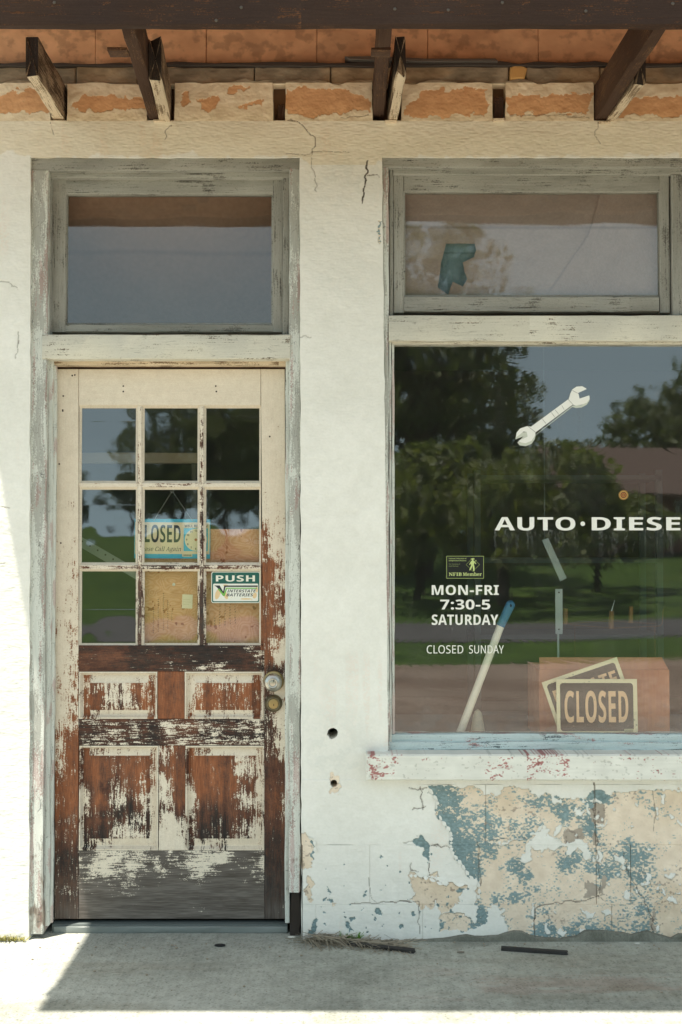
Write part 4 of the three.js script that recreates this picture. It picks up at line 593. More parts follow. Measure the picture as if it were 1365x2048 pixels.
{ // dried paint runs, dust and specks on the big pane: matter with its own grain
  const w = 1152, h = 1560, d = new Uint8Array(w * h * 4);
  const runs = [[990, 1151, 1062, 60, .9], [1184, 1400, 1062, 60, .9], [864, 998, 1190, 14, .6], [881, 981, 1220, 12, .6], [864, 1000, 1250, 34, .7], [1040, 1110, 880, 110, .75], [1120, 1165, 815, 90, .6], [938, 1005, 1307, 14, .5], [1060, 1120, 1090, 60, .5]];
  for (let j = 0, k = 0; j < h; j++) for (let i = 0; i < w; i++, k += 4) {
    const px = 789 + i / w * 576, py = 1478 - j / h * 800; let a = 0;
    const col = vn(px * 0.42, 3) * 0.55 + vn(px * 0.11, 8) * 0.45, sp = vn(px * 1.6, py * 1.6), gr = vn(px * 0.9 + 5, py * 0.5);
    for (const [x0, x1, y0, len, s] of runs) if (py > y0 - 2 && py < y0 + len && px > x0 - 3 && px < x1 + 3) { const t = (py - y0) / (len * (0.35 + col)); if (t < 1) a = Math.max(a, s * 0.6 * (1 - t) * (0.25 + 0.75 * sstep(0.34, 0.72, col)) * sstep(0.3, 0.75, fbr(px * 0.5, py * 0.22, 3)) * (0.5 + sp)); }
    a += 0.03 * sstep(0.35, 0.8, fbm(px * 0.012, py * 0.02, 3)) * (0.4 + sp * 0.8) + 0.1 * sstep(0.55, 0.8, fbm(px * 0.02 + 9, py * 0.006, 3)) * gr;
    if (sp > 0.955 && gr > 0.6) a += 0.7;
    const low = sstep(0.5, 0.62, fbm(px * 0.05, py * 0.08, 4) + (py - 1440) * 0.006); a += low * 0.3 * (0.5 + sp * 0.6);
    d[k] = d[k + 1] = d[k + 2] = clamp(a) * 255; d[k + 3] = 255;
  }
  const A = W(789, 1478, -0.0592), B = W(1365, 678, -0.0592);
  part('grime_film', quad(A.x, A.y, B.x, B.y, -0.0592), new THREE.MeshStandardMaterial({ color: new THREE.Color(0.5, 0.52, 0.5), roughness: 1, transparent: true, opacity: 0.28, alphaMap: tex(d, w, h, false, THREE.ClampToEdgeWrapping), side: THREE.DoubleSide }), win);
}
// ------------------------------------------------------------------ signs and stickers
function board(x0, y0, x1, y1, z, t, map, rot = 0, extra = {}) {   // thin board with print on its front, in a photo rectangle on plane z
  const a = W(x0, y1, z), b = W(x1, y0, z), w = b.x - a.x, h = b.y - a.y, g = new THREE.BoxGeometry(w, h, t), u = g.attributes.uv;
  for (let k = 0; k < u.count; k++) if (k < 16 || k > 19) u.setXY(k, 0.02, 0.03);
  const m = new THREE.MeshStandardMaterial({ map, roughness: 0.75, ...extra });
  g.translate(0, 0, -t / 2); return { g, m, c: V((a.x + b.x) / 2, (a.y + b.y) / 2, z), w, h };
}
const fitText = (c, t, x0, y0, x1, y1, font, color, cap = 0.73) => { c.save(); c.font = font.replace('SZ', '100'); const w = c.measureText(t).width; c.translate(x0, y1); c.scale((x1 - x0) / w, (y1 - y0) / (100 * cap)); c.fillStyle = color; c.textBaseline = 'alphabetic'; c.textAlign = 'left'; c.fillText(t, 0, 0); c.restore(); };
const worn = (c, w, h, n, cols, seed, rmax = 5) => { const q = mulberry(seed); for (let k = 0; k < n; k++) { c.fillStyle = cols[k % cols.length]; c.beginPath(); c.ellipse(q() * w, q() * h, 1 + q() * rmax, 1 + q() * rmax * 0.6, q() * 3, 0, 7); c.fill(); } };
const rr = (c, x, y, w, h, r, col) => { c.fillStyle = col; c.beginPath(); c.roundRect(x, y, w, h, r); c.fill(); };
{
  const closedTex = canvasTex(765, 402, (c, w, h) => {
    c.fillStyle = '#3fa6c0'; c.fillRect(0, 0, w, h); c.fillStyle = '#dcc9a4'; c.fillRect(6, 34, w - 12, 322);
    fitText(c, 'CLOSED', 16, 58, 474, 238, 'bold SZpx sans-serif', '#22282c'); fitText(c, 'Please Call Again', 24, 286, 472, 326, 'italic SZpx serif', '#2c2c2c', 0.68);
    fitText(c, 'WILL RETURN', 505, 56, 738, 84, 'bold SZpx sans-serif', '#26292c');
    c.fillStyle = '#49aec6'; c.fillRect(498, 92, 244, 234); c.fillStyle = '#e2d2ad'; c.beginPath(); c.arc(620, 210, 112, 0, 7); c.fill(); c.fillStyle = '#b0623c'; c.beginPath(); c.arc(620, 210, 14, 0, 7); c.fill();
    for (let k = 1; k <= 12; k++) { const a = k * Math.PI / 6; c.font = 'bold 26px sans-serif'; c.textAlign = 'center'; c.textBaseline = 'middle'; c.fillStyle = '#2a2a2a'; c.fillText(String(k), 620 + Math.sin(a) * 92, 210 - Math.cos(a) * 92); }
    c.fillStyle = '#cbbfa0'; c.fillRect(482, 356, 104, 26); c.fillStyle = '#3a3a36'; for (let k = 0; k < 20; k++) c.fillRect(496 + k * 4, 360, 1 + (k * 7 % 3), 16);
    worn(c, w, h, 40, ['rgba(190,150,110,0.35)', 'rgba(230,220,190,0.3)'], 5, 9);
  });
  const b = board(269, 1038, 421, 1117, -0.133, 0.003, closedTex), s = thing('hanging_sign', 'blue and cream CLOSED sign with clock dial hung by chain inside the door glass', 'sign', b.c);
  part('sign_board', b.g, b.m, s).rotation.z = -0.006;
  const nail = W(345, 982, -0.133).sub(b.c), l = W(308, 1041, -0.132).sub(b.c), r = W(385, 1041, -0.132).sub(b.c), beads = [];
  for (const q of [l, r]) for (let k = 0; k <= 30; k++) { const g = new THREE.SphereGeometry(0.0014, 5, 4); const p = nail.clone().lerp(q, k / 30); g.translate(p.x, p.y, p.z); beads.push(g); }
  part('chain', mergeGeometries(beads), plain(196, 192, 180, 0.4, { metalness: 0.7 }), s);
  const hook = new THREE.TorusGeometry(0.006, 0.0012, 6, 14); hook.translate(nail.x, nail.y, nail.z + 0.001); part('hook', hook, plain(150, 148, 140, 0.4, { metalness: 0.7 }), s);
}
const plyMaps = (name, seed, tone, draw) => { const w = 512, h = 640; const mk = canvas(w, h, (c) => { c.fillStyle = '#fff'; c.fillRect(0, 0, w, h); draw(c, w, h); }).getContext('2d').getImageData(0, 0, w, h).data;
  return bake(w, h, (u, v, o, i, j) => { const x = u * 2, y = v * 2.4, q = fbm(x * 1.6 + seed, y * 2.4, 3), ringv = fbm(x * 2.2 + seed, y * 3.4 + 5, 2) * 9, rg = Math.abs((ringv % 1) - 0.5) * 2, f = vn(x * 12, y * 160), m = mk[((h - 1 - j) * w + i) * 4] / 255, kn = sstep(0.74, 0.8, fbm(x * 5 + 90 + seed, y * 5, 3));
    for (let k = 0; k < 3; k++) o[k] = (tone[k] + (q - 0.5) * 40 - (1 - rg) * [14, 22, 28][k] + (f - 0.5) * 14 - kn * [50, 60, 60][k]) * lerp(0.26, 1, m); o[3] = 0.5 + (f - 0.5) * 0.2; }, THREE.ClampToEdgeWrapping); };
const scrawl = (c, x, y, n, s, col, q) => { c.strokeStyle = col; c.lineWidth = 1.6; for (let k = 0; k < n; k++) { c.save(); c.translate(x, y - k * s); c.beginPath(); const a = q() * 3; c.moveTo(-s * 0.1, 0); c.bezierCurveTo(-s * (0.3 + q()), -s * 0.1 - q() * 2, s * (q() - 0.4), -s * 0.5, -s * 0.6 * q(), -s * 0.55); if (a > 1) { c.moveTo(-s * 0.8 * q(), -s * 0.3); c.lineTo(s * 0.2, -s * 0.45); } c.stroke(); c.restore(); } };
{ // plywood behind the lower panes, written on in marker, turned on its side
  const q = mulberry(77);
  const mapsA = plyMaps('a', 3, [214, 164, 120], (c, w, h) => { for (const [x, n] of [[0.22, 13], [0.30, 16], [0.385, 18], [0.455, 14], [0.52, 5]]) scrawl(c, x * w, h * 0.86 - (x > 0.5 ? 90 : (x - 0.22) * 140), n, 15, '#222', q); c.fillStyle = '#666'; for (const [x, y] of [[.06, .5], [.08, .78], [.9, .95], [.7, .95]]) c.fillRect(x * w, y * h, 5, 5); });
  const mapsB = plyMaps('b', 14, [212, 158, 126], (c, w, h) => { for (const [x, n] of [[0.2, 4], [0.28, 12], [0.36, 13], [0.44, 13], [0.52, 12]]) scrawl(c, x * w, h * 0.84 - (x - 0.2) * 60, n, 15, '#222', q); c.fillStyle = '#555'; for (const [x, y] of [[.08, .06], [.6, .06], [.95, .2], [.94, .8], [.5, .96]]) c.fillRect(x * w, y * h, 5, 5); });
  const mk = (x0, y0, x1, y1, z, maps, lab) => { const g = slab(pxRect(x0, y0, x1, y1, z), z - 0.012, z, 0.001), a = W(x0, 1292, z), b = W(x1, y0, z); worldUV(g, a.x, a.y, b.x, b.y); return single('plywood_sheet', g, std(maps, 0.001, 0.8), lab, 'plywood', 'plywood sheets behind the door glass'); };
  mk(281, 1112, 404, 1480, -0.1415, mapsA, 'golden plywood sheet with marker writing and a paper note behind the door');
  mk(404.5, 1058, 534, 1480, -0.1415, mapsB, 'pinkish plywood sheet behind the green push sticker on the door');
  const p = board(364.5, 1189, 385.5, 1217, -0.1405, 0.0006, canvasTex(64, 84, (c, w, h) => { c.fillStyle = '#e4d8b4'; c.fillRect(0, 0, w, h); c.fillStyle = 'rgba(160,140,100,0.35)'; c.fillRect(6, 30, 44, 2); c.fillRect(6, 44, 50, 2); c.fillRect(4, 58, 40, 2); }));
  const nt = single('paper_note', p.g, p.m, 'small cream paper note stuck on the golden plywood', 'note'); nt.position.copy(p.c); nt.rotation.z = -0.03;
  const tk = W(348, 1169, -0.1405), tg = new THREE.SphereGeometry(0.006, 12, 8); tg.scale(1, 1, 0.5); const tt = single('thumb_tack', tg, plain(210, 206, 190, 0.3), 'round pale tack pressed into the golden plywood', 'tack'); tt.position.copy(tk);
}
{ // sticker on the lower right pane
  const t = canvasTex(986, 630, (c, w, h) => {
    rr(c, 0, 0, w, h, 40, '#dcdcd0'); rr(c, 14, 14, w - 28, h - 28, 34, '#1f5a50'); rr(c, 36, 240, w - 72, h - 276, 24, '#e2e2d8'); 
    c.fillStyle = '#d8a45c'; for (const [x, y, a, b, r] of [[130, 450, 50, 110, 0.3], [290, 470, 40, 90, -0.4], [880, 480, 40, 60, 0.3], [700, 548, 110, 16, 0], [300, 280, 60, 22, 0.2], [920, 360, 26, 60, 0]]) { c.globalAlpha = 0.55; c.beginPath(); c.ellipse(x, y, a, b, r, 0, 7); c.fill(); } c.globalAlpha = 1;
    fitText(c, 'PUSH', 62, 70, 914, 196, 'bold SZpx sans-serif', '#e6e2d2');
    c.fillStyle = '#2a2f33'; c.beginPath(); c.moveTo(60, 276); c.lineTo(170, 276); c.lineTo(240, 400); c.lineTo(262, 276); c.lineTo(940, 276); c.lineTo(940, 306); c.lineTo(290, 306); c.lineTo(255, 440); c.lineTo(225, 440); c.lineTo(110, 310); c.closePath(); c.fill();
    c.fillStyle = '#6fae4e'; c.beginPath(); c.moveTo(300, 322); c.lineTo(930, 322); c.lineTo(930, 344); c.lineTo(318, 344); c.lineTo(272, 490); c.lineTo(240, 490); c.lineTo(130, 350); c.lineTo(160, 340); c.lineTo(252, 448); c.closePath(); c.fill();
    fitText(c, 'INTERSTATE', 316, 356, 896, 416, 'italic bold SZpx sans-serif', '#33383c'); fitText(c, 'BATTERIES', 296, 436, 838, 496, 'italic bold SZpx sans-serif', '#33383c');
    worn(c, w, h, 30, ['rgba(216,170,100,0.3)'], 9, 22);
  });
  const z = DZ - 0.0175, b = board(423, 1143.5, 520.5, 1206, z, 0.0012, t); const m = single('push_sticker', b.g, b.m, 'green and white PUSH sticker on the lower right door pane', 'sticker'); m.position.copy(b.c);
}
{ // member sticker on the big pane
  const t = canvasTex(770, 470, (c, w, h) => { c.fillStyle = '#0d120c'; c.fillRect(0, 0, w, h); c.strokeStyle = '#9fae62'; c.lineWidth = 9; c.strokeRect(14, 14, w - 28, h - 28);
    fitText(c, 'NFIB', 54, 340, 318, 408, 'bold SZpx serif', '#c2cf86'); fitText(c, 'Member', 336, 340, 720, 408, 'bold SZpx serif', '#c2cf86', 0.74);
    fitText(c, 'National Federation of', 54, 46, 410, 72, 'bold SZpx serif', '#a8b672'); fitText(c, 'Independent Business', 54, 88, 410, 114, 'bold SZpx serif', '#a8b672'); fitText(c, 'The Guardian of', 54, 160, 280, 182, 'SZpx serif', '#8f9c5e'); fitText(c, 'Small Business', 54, 200, 250, 222, 'SZpx serif', '#8f9c5e');
    c.lineWidth = 5; c.beginPath(); c.moveTo(540, 50); c.lineTo(676, 182); c.lineTo(540, 314); c.lineTo(404, 182); c.closePath(); c.stroke();
    c.fillStyle = '#c2cf86'; const e = (x, y, a, b, r = 0) => { c.beginPath(); c.ellipse(x, y, a, b, r, 0, 7); c.fill(); }; e(536, 66, 40, 9, -0.1); e(538, 84, 18, 20); e(534, 150, 34, 56, 0.1); e(506, 236, 16, 70, 0.45); e(556, 246, 17, 74, -0.08); e(494, 150, 10, 44, 0.5); e(580, 140, 9, 44, -0.7); c.lineWidth = 8; c.strokeStyle = '#c2cf86'; c.beginPath(); c.moveTo(500, 210); c.lineTo(612, 92); c.stroke(); });
  const b = board(892.5, 1111, 969, 1158, -0.0585, 0.0008, t), m = single('member_sticker', b.g, b.m, 'small black sticker with yellow-green border and standing figure above opening hours', 'sticker'); m.position.copy(b.c);
  const t2 = canvasTex(128, 128, (c) => { const d = (r, col) => { c.fillStyle = col; c.beginPath(); c.arc(64, 64, r, 0, 7); c.fill(); }; c.fillStyle = '#6a5a34'; c.fillRect(0, 0, 128, 128); d(64, '#8a6a34'); d(52, '#b98d4a'); d(40, '#4a2f1c'); d(30, '#a5632c'); d(16, '#5c3a1e'); d(7, '#c09a54'); });
  const c = W(1247.5, 990, -0.0588), g = new THREE.CylinderGeometry(0.0185, 0.0185, 0.001, 28); g.rotateX(Math.PI / 2); { const p = g.attributes.position, u = g.attributes.uv; for (let k = 0; k < p.count; k++) u.setXY(k, p.getX(k) / 0.037 + 0.5, p.getY(k) / 0.037 + 0.5); }
  const rs = single('round_sticker', g, new THREE.MeshStandardMaterial({ map: t2, roughness: 0.7 }), 'small round gold and brown sticker on the big window', 'sticker'); rs.position.copy(c);
}
{ // two cardboard signs leaning on a box in the window
  const mkSign = (w, h, word, lx0, lx1, ly0, ly1) => canvasTex(w, h, (c) => { c.fillStyle = '#e2d8b4'; c.fillRect(0, 0, w, h); rr(c, w * 0.045, h * 0.07, w * 0.905, h * 0.86, 26, '#343733'); fitText(c, word, lx0 * w, ly0 * h, lx1 * w, ly1 * h, 'bold SZpx sans-serif', '#dfba93'); worn(c, w, h, 26, ['rgba(232,206,170,0.25)', 'rgba(50,56,52,0.35)'], 31, 10); c.fillStyle = '#b9bb98'; c.fillRect(w * 0.83, h * 0.885, w * 0.115, h * 0.09); c.fillStyle = '#6a6c5c'; for (let k = 0; k < 12; k++) c.fillRect(w * 0.84 + k * w * 0.0085, h * 0.895, 2, h * 0.07); });
  const a = board(1114, 1358.5, 1275, 1470, -0.085, 0.003, mkSign(660, 460, 'CLOSED', 0.085, 0.9, 0.2, 0.77)), s = single('cardboard_sign', a.g, a.m, 'upright cardboard CLOSED sign with cream border in the window', 'sign'); s.position.copy(a.c); s.rotation.x = -0.05;
  const b = board(1098, 1337, 1257, 1448, -0.1, 0.003, mkSign(660, 460, 'PRIVATE', 0.07, 0.93, 0.2, 0.5)), s2 = single('cardboard_sign', b.g, b.m, 'tilted cardboard PRIVATE sign half hidden behind the CLOSED sign', 'sign'); s2.position.copy(b.c); s2.rotation.z = 0.322; s2.rotation.x = -0.06;
  const card = bake(256, 256, (u, v, o) => { const q = fbm(u * 6, v * 6, 3), f = vn(u * 90, v * 4), s = sstep(0.6, 0.75, fbm(u * 4 + 9, v * 4, 3)); o[0] = 186 + (q - 0.5) * 30 + (f - 0.5) * 8 - s * 14; o[1] = 128 + (q - 0.5) * 30 + (f - 0.5) * 8 - s * 18; o[2] = 98 + (q - 0.5) * 26 - s * 20; o[3] = 0.5 + (f - 0.5) * 0.3; });
  const cm = std(card, 0.002, 0.9), z0 = -0.16, A = W(1080, 1478, z0), B = W(1339, 1340, z0), y0 = W(800, 1488, -0.06).y, bxg = (x0, ya, za, x1, yb, zb) => { const g = new THREE.BoxGeometry(x1 - x0, yb - ya, zb - za); g.translate((x0 + x1) / 2 - (A.x + B.x) / 2, (ya + yb) / 2 - y0, (za + zb) / 2 - z0); return g; };
  const box = thing('cardboard_box', 'orange-brown cardboard box behind the CLOSED sign in the window', 'box', V((A.x + B.x) / 2, y0, z0)); const hT = B.y;
  part('front_panel', bxg(A.x, y0, z0 - 0.004, B.x, hT, z0), cm, box); part('back_panel', bxg(A.x, y0, z0 - 0.26, B.x, hT + 0.0, z0 - 0.256), cm, box); part('side_panel', bxg(A.x - 0.001, y0, z0 - 0.256, A.x + 0.003, hT, z0 - 0.004), cm, box); part('side_panel', bxg(B.x - 0.003, y0, z0 - 0.256, B.x + 0.001, hT, z0 - 0.004), cm, box);
  const fl = slab([[A.x + 0.002, 0], [B.x - 0.003, 0], [B.x - 0.02, 0.05], [A.x + 0.004, 0.05]], 0, 0.003, 0); fl.rotateX(-0.5); fl.translate(-(A.x + B.x) / 2, hT - y0, -0.004); part('flap', fl, cm, box);
}
// ------------------------------------------------------------------ things behind the big window
const shelfY = W(800, 1488, -0.06).y;
{
  const rod = (a, b, r0, r1, seg = 14) => { const d = b.clone().sub(a), g = new THREE.CylinderGeometry(r1, r0, d.length(), seg); g.translate(0, d.length() / 2, 0); g.applyQuaternion(new THREE.Quaternion().setFromUnitVectors(YA, d.clone().normalize())); g.translate(a.x, a.y, a.z); return g; };
  const top = W(1004, 1246, -0.083), bot0 = W(920, 1467, -0.14), d = top.clone().sub(bot0).normalize(), bot = bot0.clone().addScaledVector(d, (shelfY + 0.006 - bot0.y) / d.y), tip = W(1021, 1210, -0.078);
  const br = thing('broom_handle', 'white painted pole with blue end grip leaning against the big window', 'pole', bot), O = (p) => p.clone().sub(bot);
  part('pole', rod(O(bot), O(top), 0.0148, 0.0145, 18), plain(230, 224, 208, 0.55), br);
  const dir = tip.clone().sub(top).normalize(); part('grip', mergeGeometries([rod(O(top).addScaledVector(dir, -0.012), O(tip), 0.0158, 0.0172, 18), new THREE.SphereGeometry(0.0172, 18, 10).translate(...O(tip).toArray())]), plain(58, 118, 152, 0.5), br);
  const h1 = O(tip).addScaledVector(dir, -0.001).add(V(0.0, 0, 0.0155)); part('hang_hole', new THREE.SphereGeometry(0.0055, 10, 8).scale(0.7, 1.2, 0.6).translate(h1.x, h1.y, h1.z), plain(20, 34, 44), br);
  const cupP = W(956, 1450, -0.3); cupP.y = shelfY; const cup = new THREE.LatheGeometry([[0.03, 0], [0.03, 0.004], [0.026, 0.03], [0.021, 0.06], [0.014, 0.082], [0.004, 0.09], [0, 0.09]].map((p) => new THREE.Vector2(p[0] * 0.95, p[1])), 24); const cu = single('paper_cup', cup, plain(214, 204, 178, 0.8), 'upturned cream cup standing behind the white pole', 'cup'); cu.position.copy(cupP);
  // wire rack with tool handles
  const zr = -0.5, Q = (x, y) => W(x, y, zr), rackO = V(Q(1228, 1300).x, shelfY, zr), rack = thing('wire_rack', 'thin copper wire tool rack standing behind the big window', 'rack', rackO), wire = plain(128, 92, 62, 0.5, { metalness: 0.3 });
  const tube = (pts, r) => new THREE.TubeGeometry(new THREE.CatmullRomCurve3(pts.map((p) => p.clone().sub(rackO)), false, 'catmullrom', 0.05), pts.length * 8, r, 6);
  part('frame', tube([Q(1133, 1217), Q(1136, 1246), Q(1145, 1250), Q(1225, 1256), Q(1320, 1252), Q(1325, 1247), Q(1327, 1217)], 0.0016), wire, rack);
  part('frame', tube([Q(1136, 1250).add(V(0, 0, -0.06)), Q(1225, 1244).add(V(0, 0, -0.06)), Q(1322, 1250).add(V(0, 0, -0.06))], 0.0013), wire, rack);
  for (const x of [1150, 1310]) { const a = Q(x, 1252), b = V(a.x, shelfY, zr); part('leg', tube([a, b], 0.001), wire, rack); }
  const wood = plain(120, 82, 34, 0.6); const lab = ['amber chisel handle at the left end of the wire rack', 'amber handled awl with steel point standing in the wire rack', 'short dark amber file handle in the wire rack'];
  [[1125, 1136, 1217, 1248], [1217, 1228, 1222, 1257], [1257, 1266, 1213, 1246]].forEach(([x0, x1, y0, y1], k) => { const a = Q((x0 + x1) / 2, y1), b = Q((x0 + x1) / 2 + 1, y0), t = thing(['chisel', 'awl', 'file'][k], lab[k], 'tool', a), r = (x1 - x0) / 2 / 484; part('handle', rod(V(0, 0, 0), b.clone().sub(a), r, r * 0.9, 12), wood, t); if (k === 1) part('blade', rod(b.clone().sub(a), Q(1230, 1200).sub(a), 0.003, 0.0008, 8), plain(190, 190, 184, 0.3, { metalness: 0.9 }), t); });
  // flat bracket and loose strip
  const bh = pxRect(1111, 1178, 1126, 1268, zr + 0.02), hole = (x, y) => { const c = W(x, y, zr + 0.02), o = []; for (let k = 0; k < 10; k++) o.push([c.x + 0.0035 * Math.cos(k * 0.628), c.y + 0.0035 * Math.sin(k * 0.628)]); return o; };
  const pad = W(1118, 1178, zr + 0.02); single('steel_bracket', mergeGeometries([slab(bh, zr + 0.017, zr + 0.02, 0.0006, [hole(1118.5, 1185), hole(1118.5, 1259)]), slab([[bh[0][0] + 0.008, shelfY], [bh[0][0] + 0.016, shelfY], [bh[0][0] + 0.016, bh[0][1] + 0.004], [bh[0][0] + 0.008, bh[0][1] + 0.004]], zr + 0.01, zr + 0.016, 0)]), plain(176, 186, 182, 0.5, { metalness: 0.3 }), 'upright pale steel bracket with two screw holes left of the wire rack', 'bracket');
  const sl = slab(pxPoly([[1084, 1080], [1097, 1076], [1134, 1156], [1121, 1163]], zr), zr - 0.003, zr, 0.0008), hang = W(1090, 1080, zr), wireG = new THREE.CylinderGeometry(0.0005, 0.0005, 3.02 - hang.y, 6).toNonIndexed(); wireG.translate(hang.x, (3.02 + hang.y) / 2, zr - 0.002); sl.deleteAttribute('uv'); wireG.deleteAttribute('uv');
  single('steel_strip', mergeGeometries([sl, wireG]), plain(150, 160, 158, 0.5, { metalness: 0.3 }), 'slanting flat steel strip hung on a wire behind the window lettering', 'strip');
  // low grey shelving at the back of the room
  const sg = thing('shelving_unit', 'tall grey shelving unit deep inside the dark workshop', 'shelving', V(1.5, 0.02, -3.4)), gm = plain(120, 128, 130); for (const x of [-0.6, 0.6]) for (const z of [-0.2, 0.2]) { const g = new THREE.BoxGeometry(0.04, 1.9, 0.04); g.translate(x, 0.95, z); part('post', g, gm, sg); } for (const y of [0.3, 0.8, 1.3, 1.85]) { const g = new THREE.BoxGeometry(1.24, 0.03, 0.44); g.translate(0, y, 0); part('shelf', g, gm, sg); }
}
{ // behind the door glass: inner frame and a perforated steel angle
  const z = -0.62, a = W(100, 906, z), b = W(396, 927, z), fr = thing('inner_door_frame', 'pale wooden inner door frame standing behind the door glass', 'frame', V(b.x, 0.02, z)), O = V(b.x, 0.02, z), m = plain(188, 172, 146);
  part('head_rail', plank(V(-1.3, (a.y + b.y) / 2, z).sub(O), V(b.x, (a.y + b.y) / 2, z).sub(O), YA, a.y - b.y, 0.05), m, fr); part('post', plank(V(b.x - 0.012, 0.02, z).sub(O), V(b.x - 0.012, b.y, z).sub(O), XA, 0.024, 0.04), plain(96, 92, 84), fr); part('post', plank(V(-1.3, 0.02, z).sub(O), V(-1.3, b.y, z).sub(O), XA, 0.03, 0.04), plain(96, 92, 84), fr);
  const za = -0.4, p = W(120, 1060, za), q = W(320, 1176, za), d = q.clone().sub(p), L = d.length(), holes = []; for (let k = 0; k < 12; k++) { const c = 0.03 + k * 0.036, h = []; for (let t = 0; t < 10; t++) h.push([c + 0.004 * Math.cos(t * 0.628), 0.006 + 0.004 * Math.sin(t * 0.628)]); holes.push(h); }
  const g = slab([[0, -0.018], [L + 0.1, -0.018], [L + 0.1, 0.02], [0, 0.02]], -0.0015, 0.0015, 0.0004, holes); g.rotateZ(Math.atan2(d.y, d.x)); g.translate(p.x, p.y, za); single('steel_angle', g, plain(170, 172, 164, 0.5, { metalness: 0.3 }), 'perforated grey steel strip slanting behind the left door panes', 'strip');
}
{ // paper taped up behind the transoms
  const pm = (r, g, b, s) => std(bake(256, 128, (u, v, o) => { const q = fbm(u * 7 + s, v * 5, 3), f = vn(u * 120, v * 90), ln = sstep(0.02, 0, Math.abs(v - 0.66 - (vn(u * 3, s) - 0.5) * 0.02)); const k = (q - 0.5) * 18 + (f - 0.5) * 10 - ln * 22; o[0] = r + k; o[1] = g + k; o[2] = b + k; o[3] = q; }), 0.006, 0.95);
  const L = (pts, z, m, lab) => { const g = slab(pxPoly(pts, z), z - 0.002, z, 0); const b = g.boundingBox || (g.computeBoundingBox(), g.boundingBox); worldUV(g, b.min.x, b.min.y, b.max.x, b.max.y); return single('window_paper', g, m, lab, 'paper', 'papers taped behind the transom glass'); };
  { // stained board hung behind the transom over the door, its foot swung back into the room
    const a = W(112, 380, -0.1), b = W(570, 380, -0.1), g = new THREE.PlaneGeometry(b.x - a.x + 0.3, 1.0, 24, 24), p = g.attributes.position; for (let k = 0; k < p.count; k++) p.setZ(k, (fbm(p.getX(k) * 3, p.getY(k) * 3, 2) - 0.5) * 0.02); g.translate(0, -0.5, 0); g.rotateX(0.95); g.computeVertexNormals(); g.translate((a.x + b.x) / 2, a.y + 0.03, -0.11);
    single('window_board', g, pm(138, 112, 96, 4), 'stained brown board sloping back behind the transom over the door', 'board').userData.kind = 'thing'; }
  const pk = pm(150, 132, 124, 9), Z = -0.0785, hole = pxPoly([[893, 487], [950, 487], [953, 500], [949, 514], [926, 525], [930, 545], [935, 558], [926, 573], [906, 564], [897, 590], [876, 575], [884, 520]], Z).reverse();
  const sg = slab(pxPoly([[796, 606], [1150, 606], [1240, 378], [796, 378]], Z), Z - 0.002, Z, 0, [rough(hole, 0.008, 0.002, 2)]), a0 = W(796, 606, Z), b0 = W(1240, 378, Z); worldUV(sg, a0.x, a0.y, b0.x, b0.y);
  single('window_paper', sg, pk, 'torn pinkish paper with a ragged hole behind the window transom', 'paper', 'papers taped behind the transom glass');
  L([[850, 612], [985, 612], [985, 450], [850, 450]], -0.1, pm(98, 120, 128, 15), 'faded blue sheet seen through the torn hole in the transom paper');
  L([[1084, 606], [1332, 606], [1332, 378], [1204, 378], [1178, 470]].reverse(), -0.0745, pk, 'pinkish paper with slanting left edge behind the window transom');
}
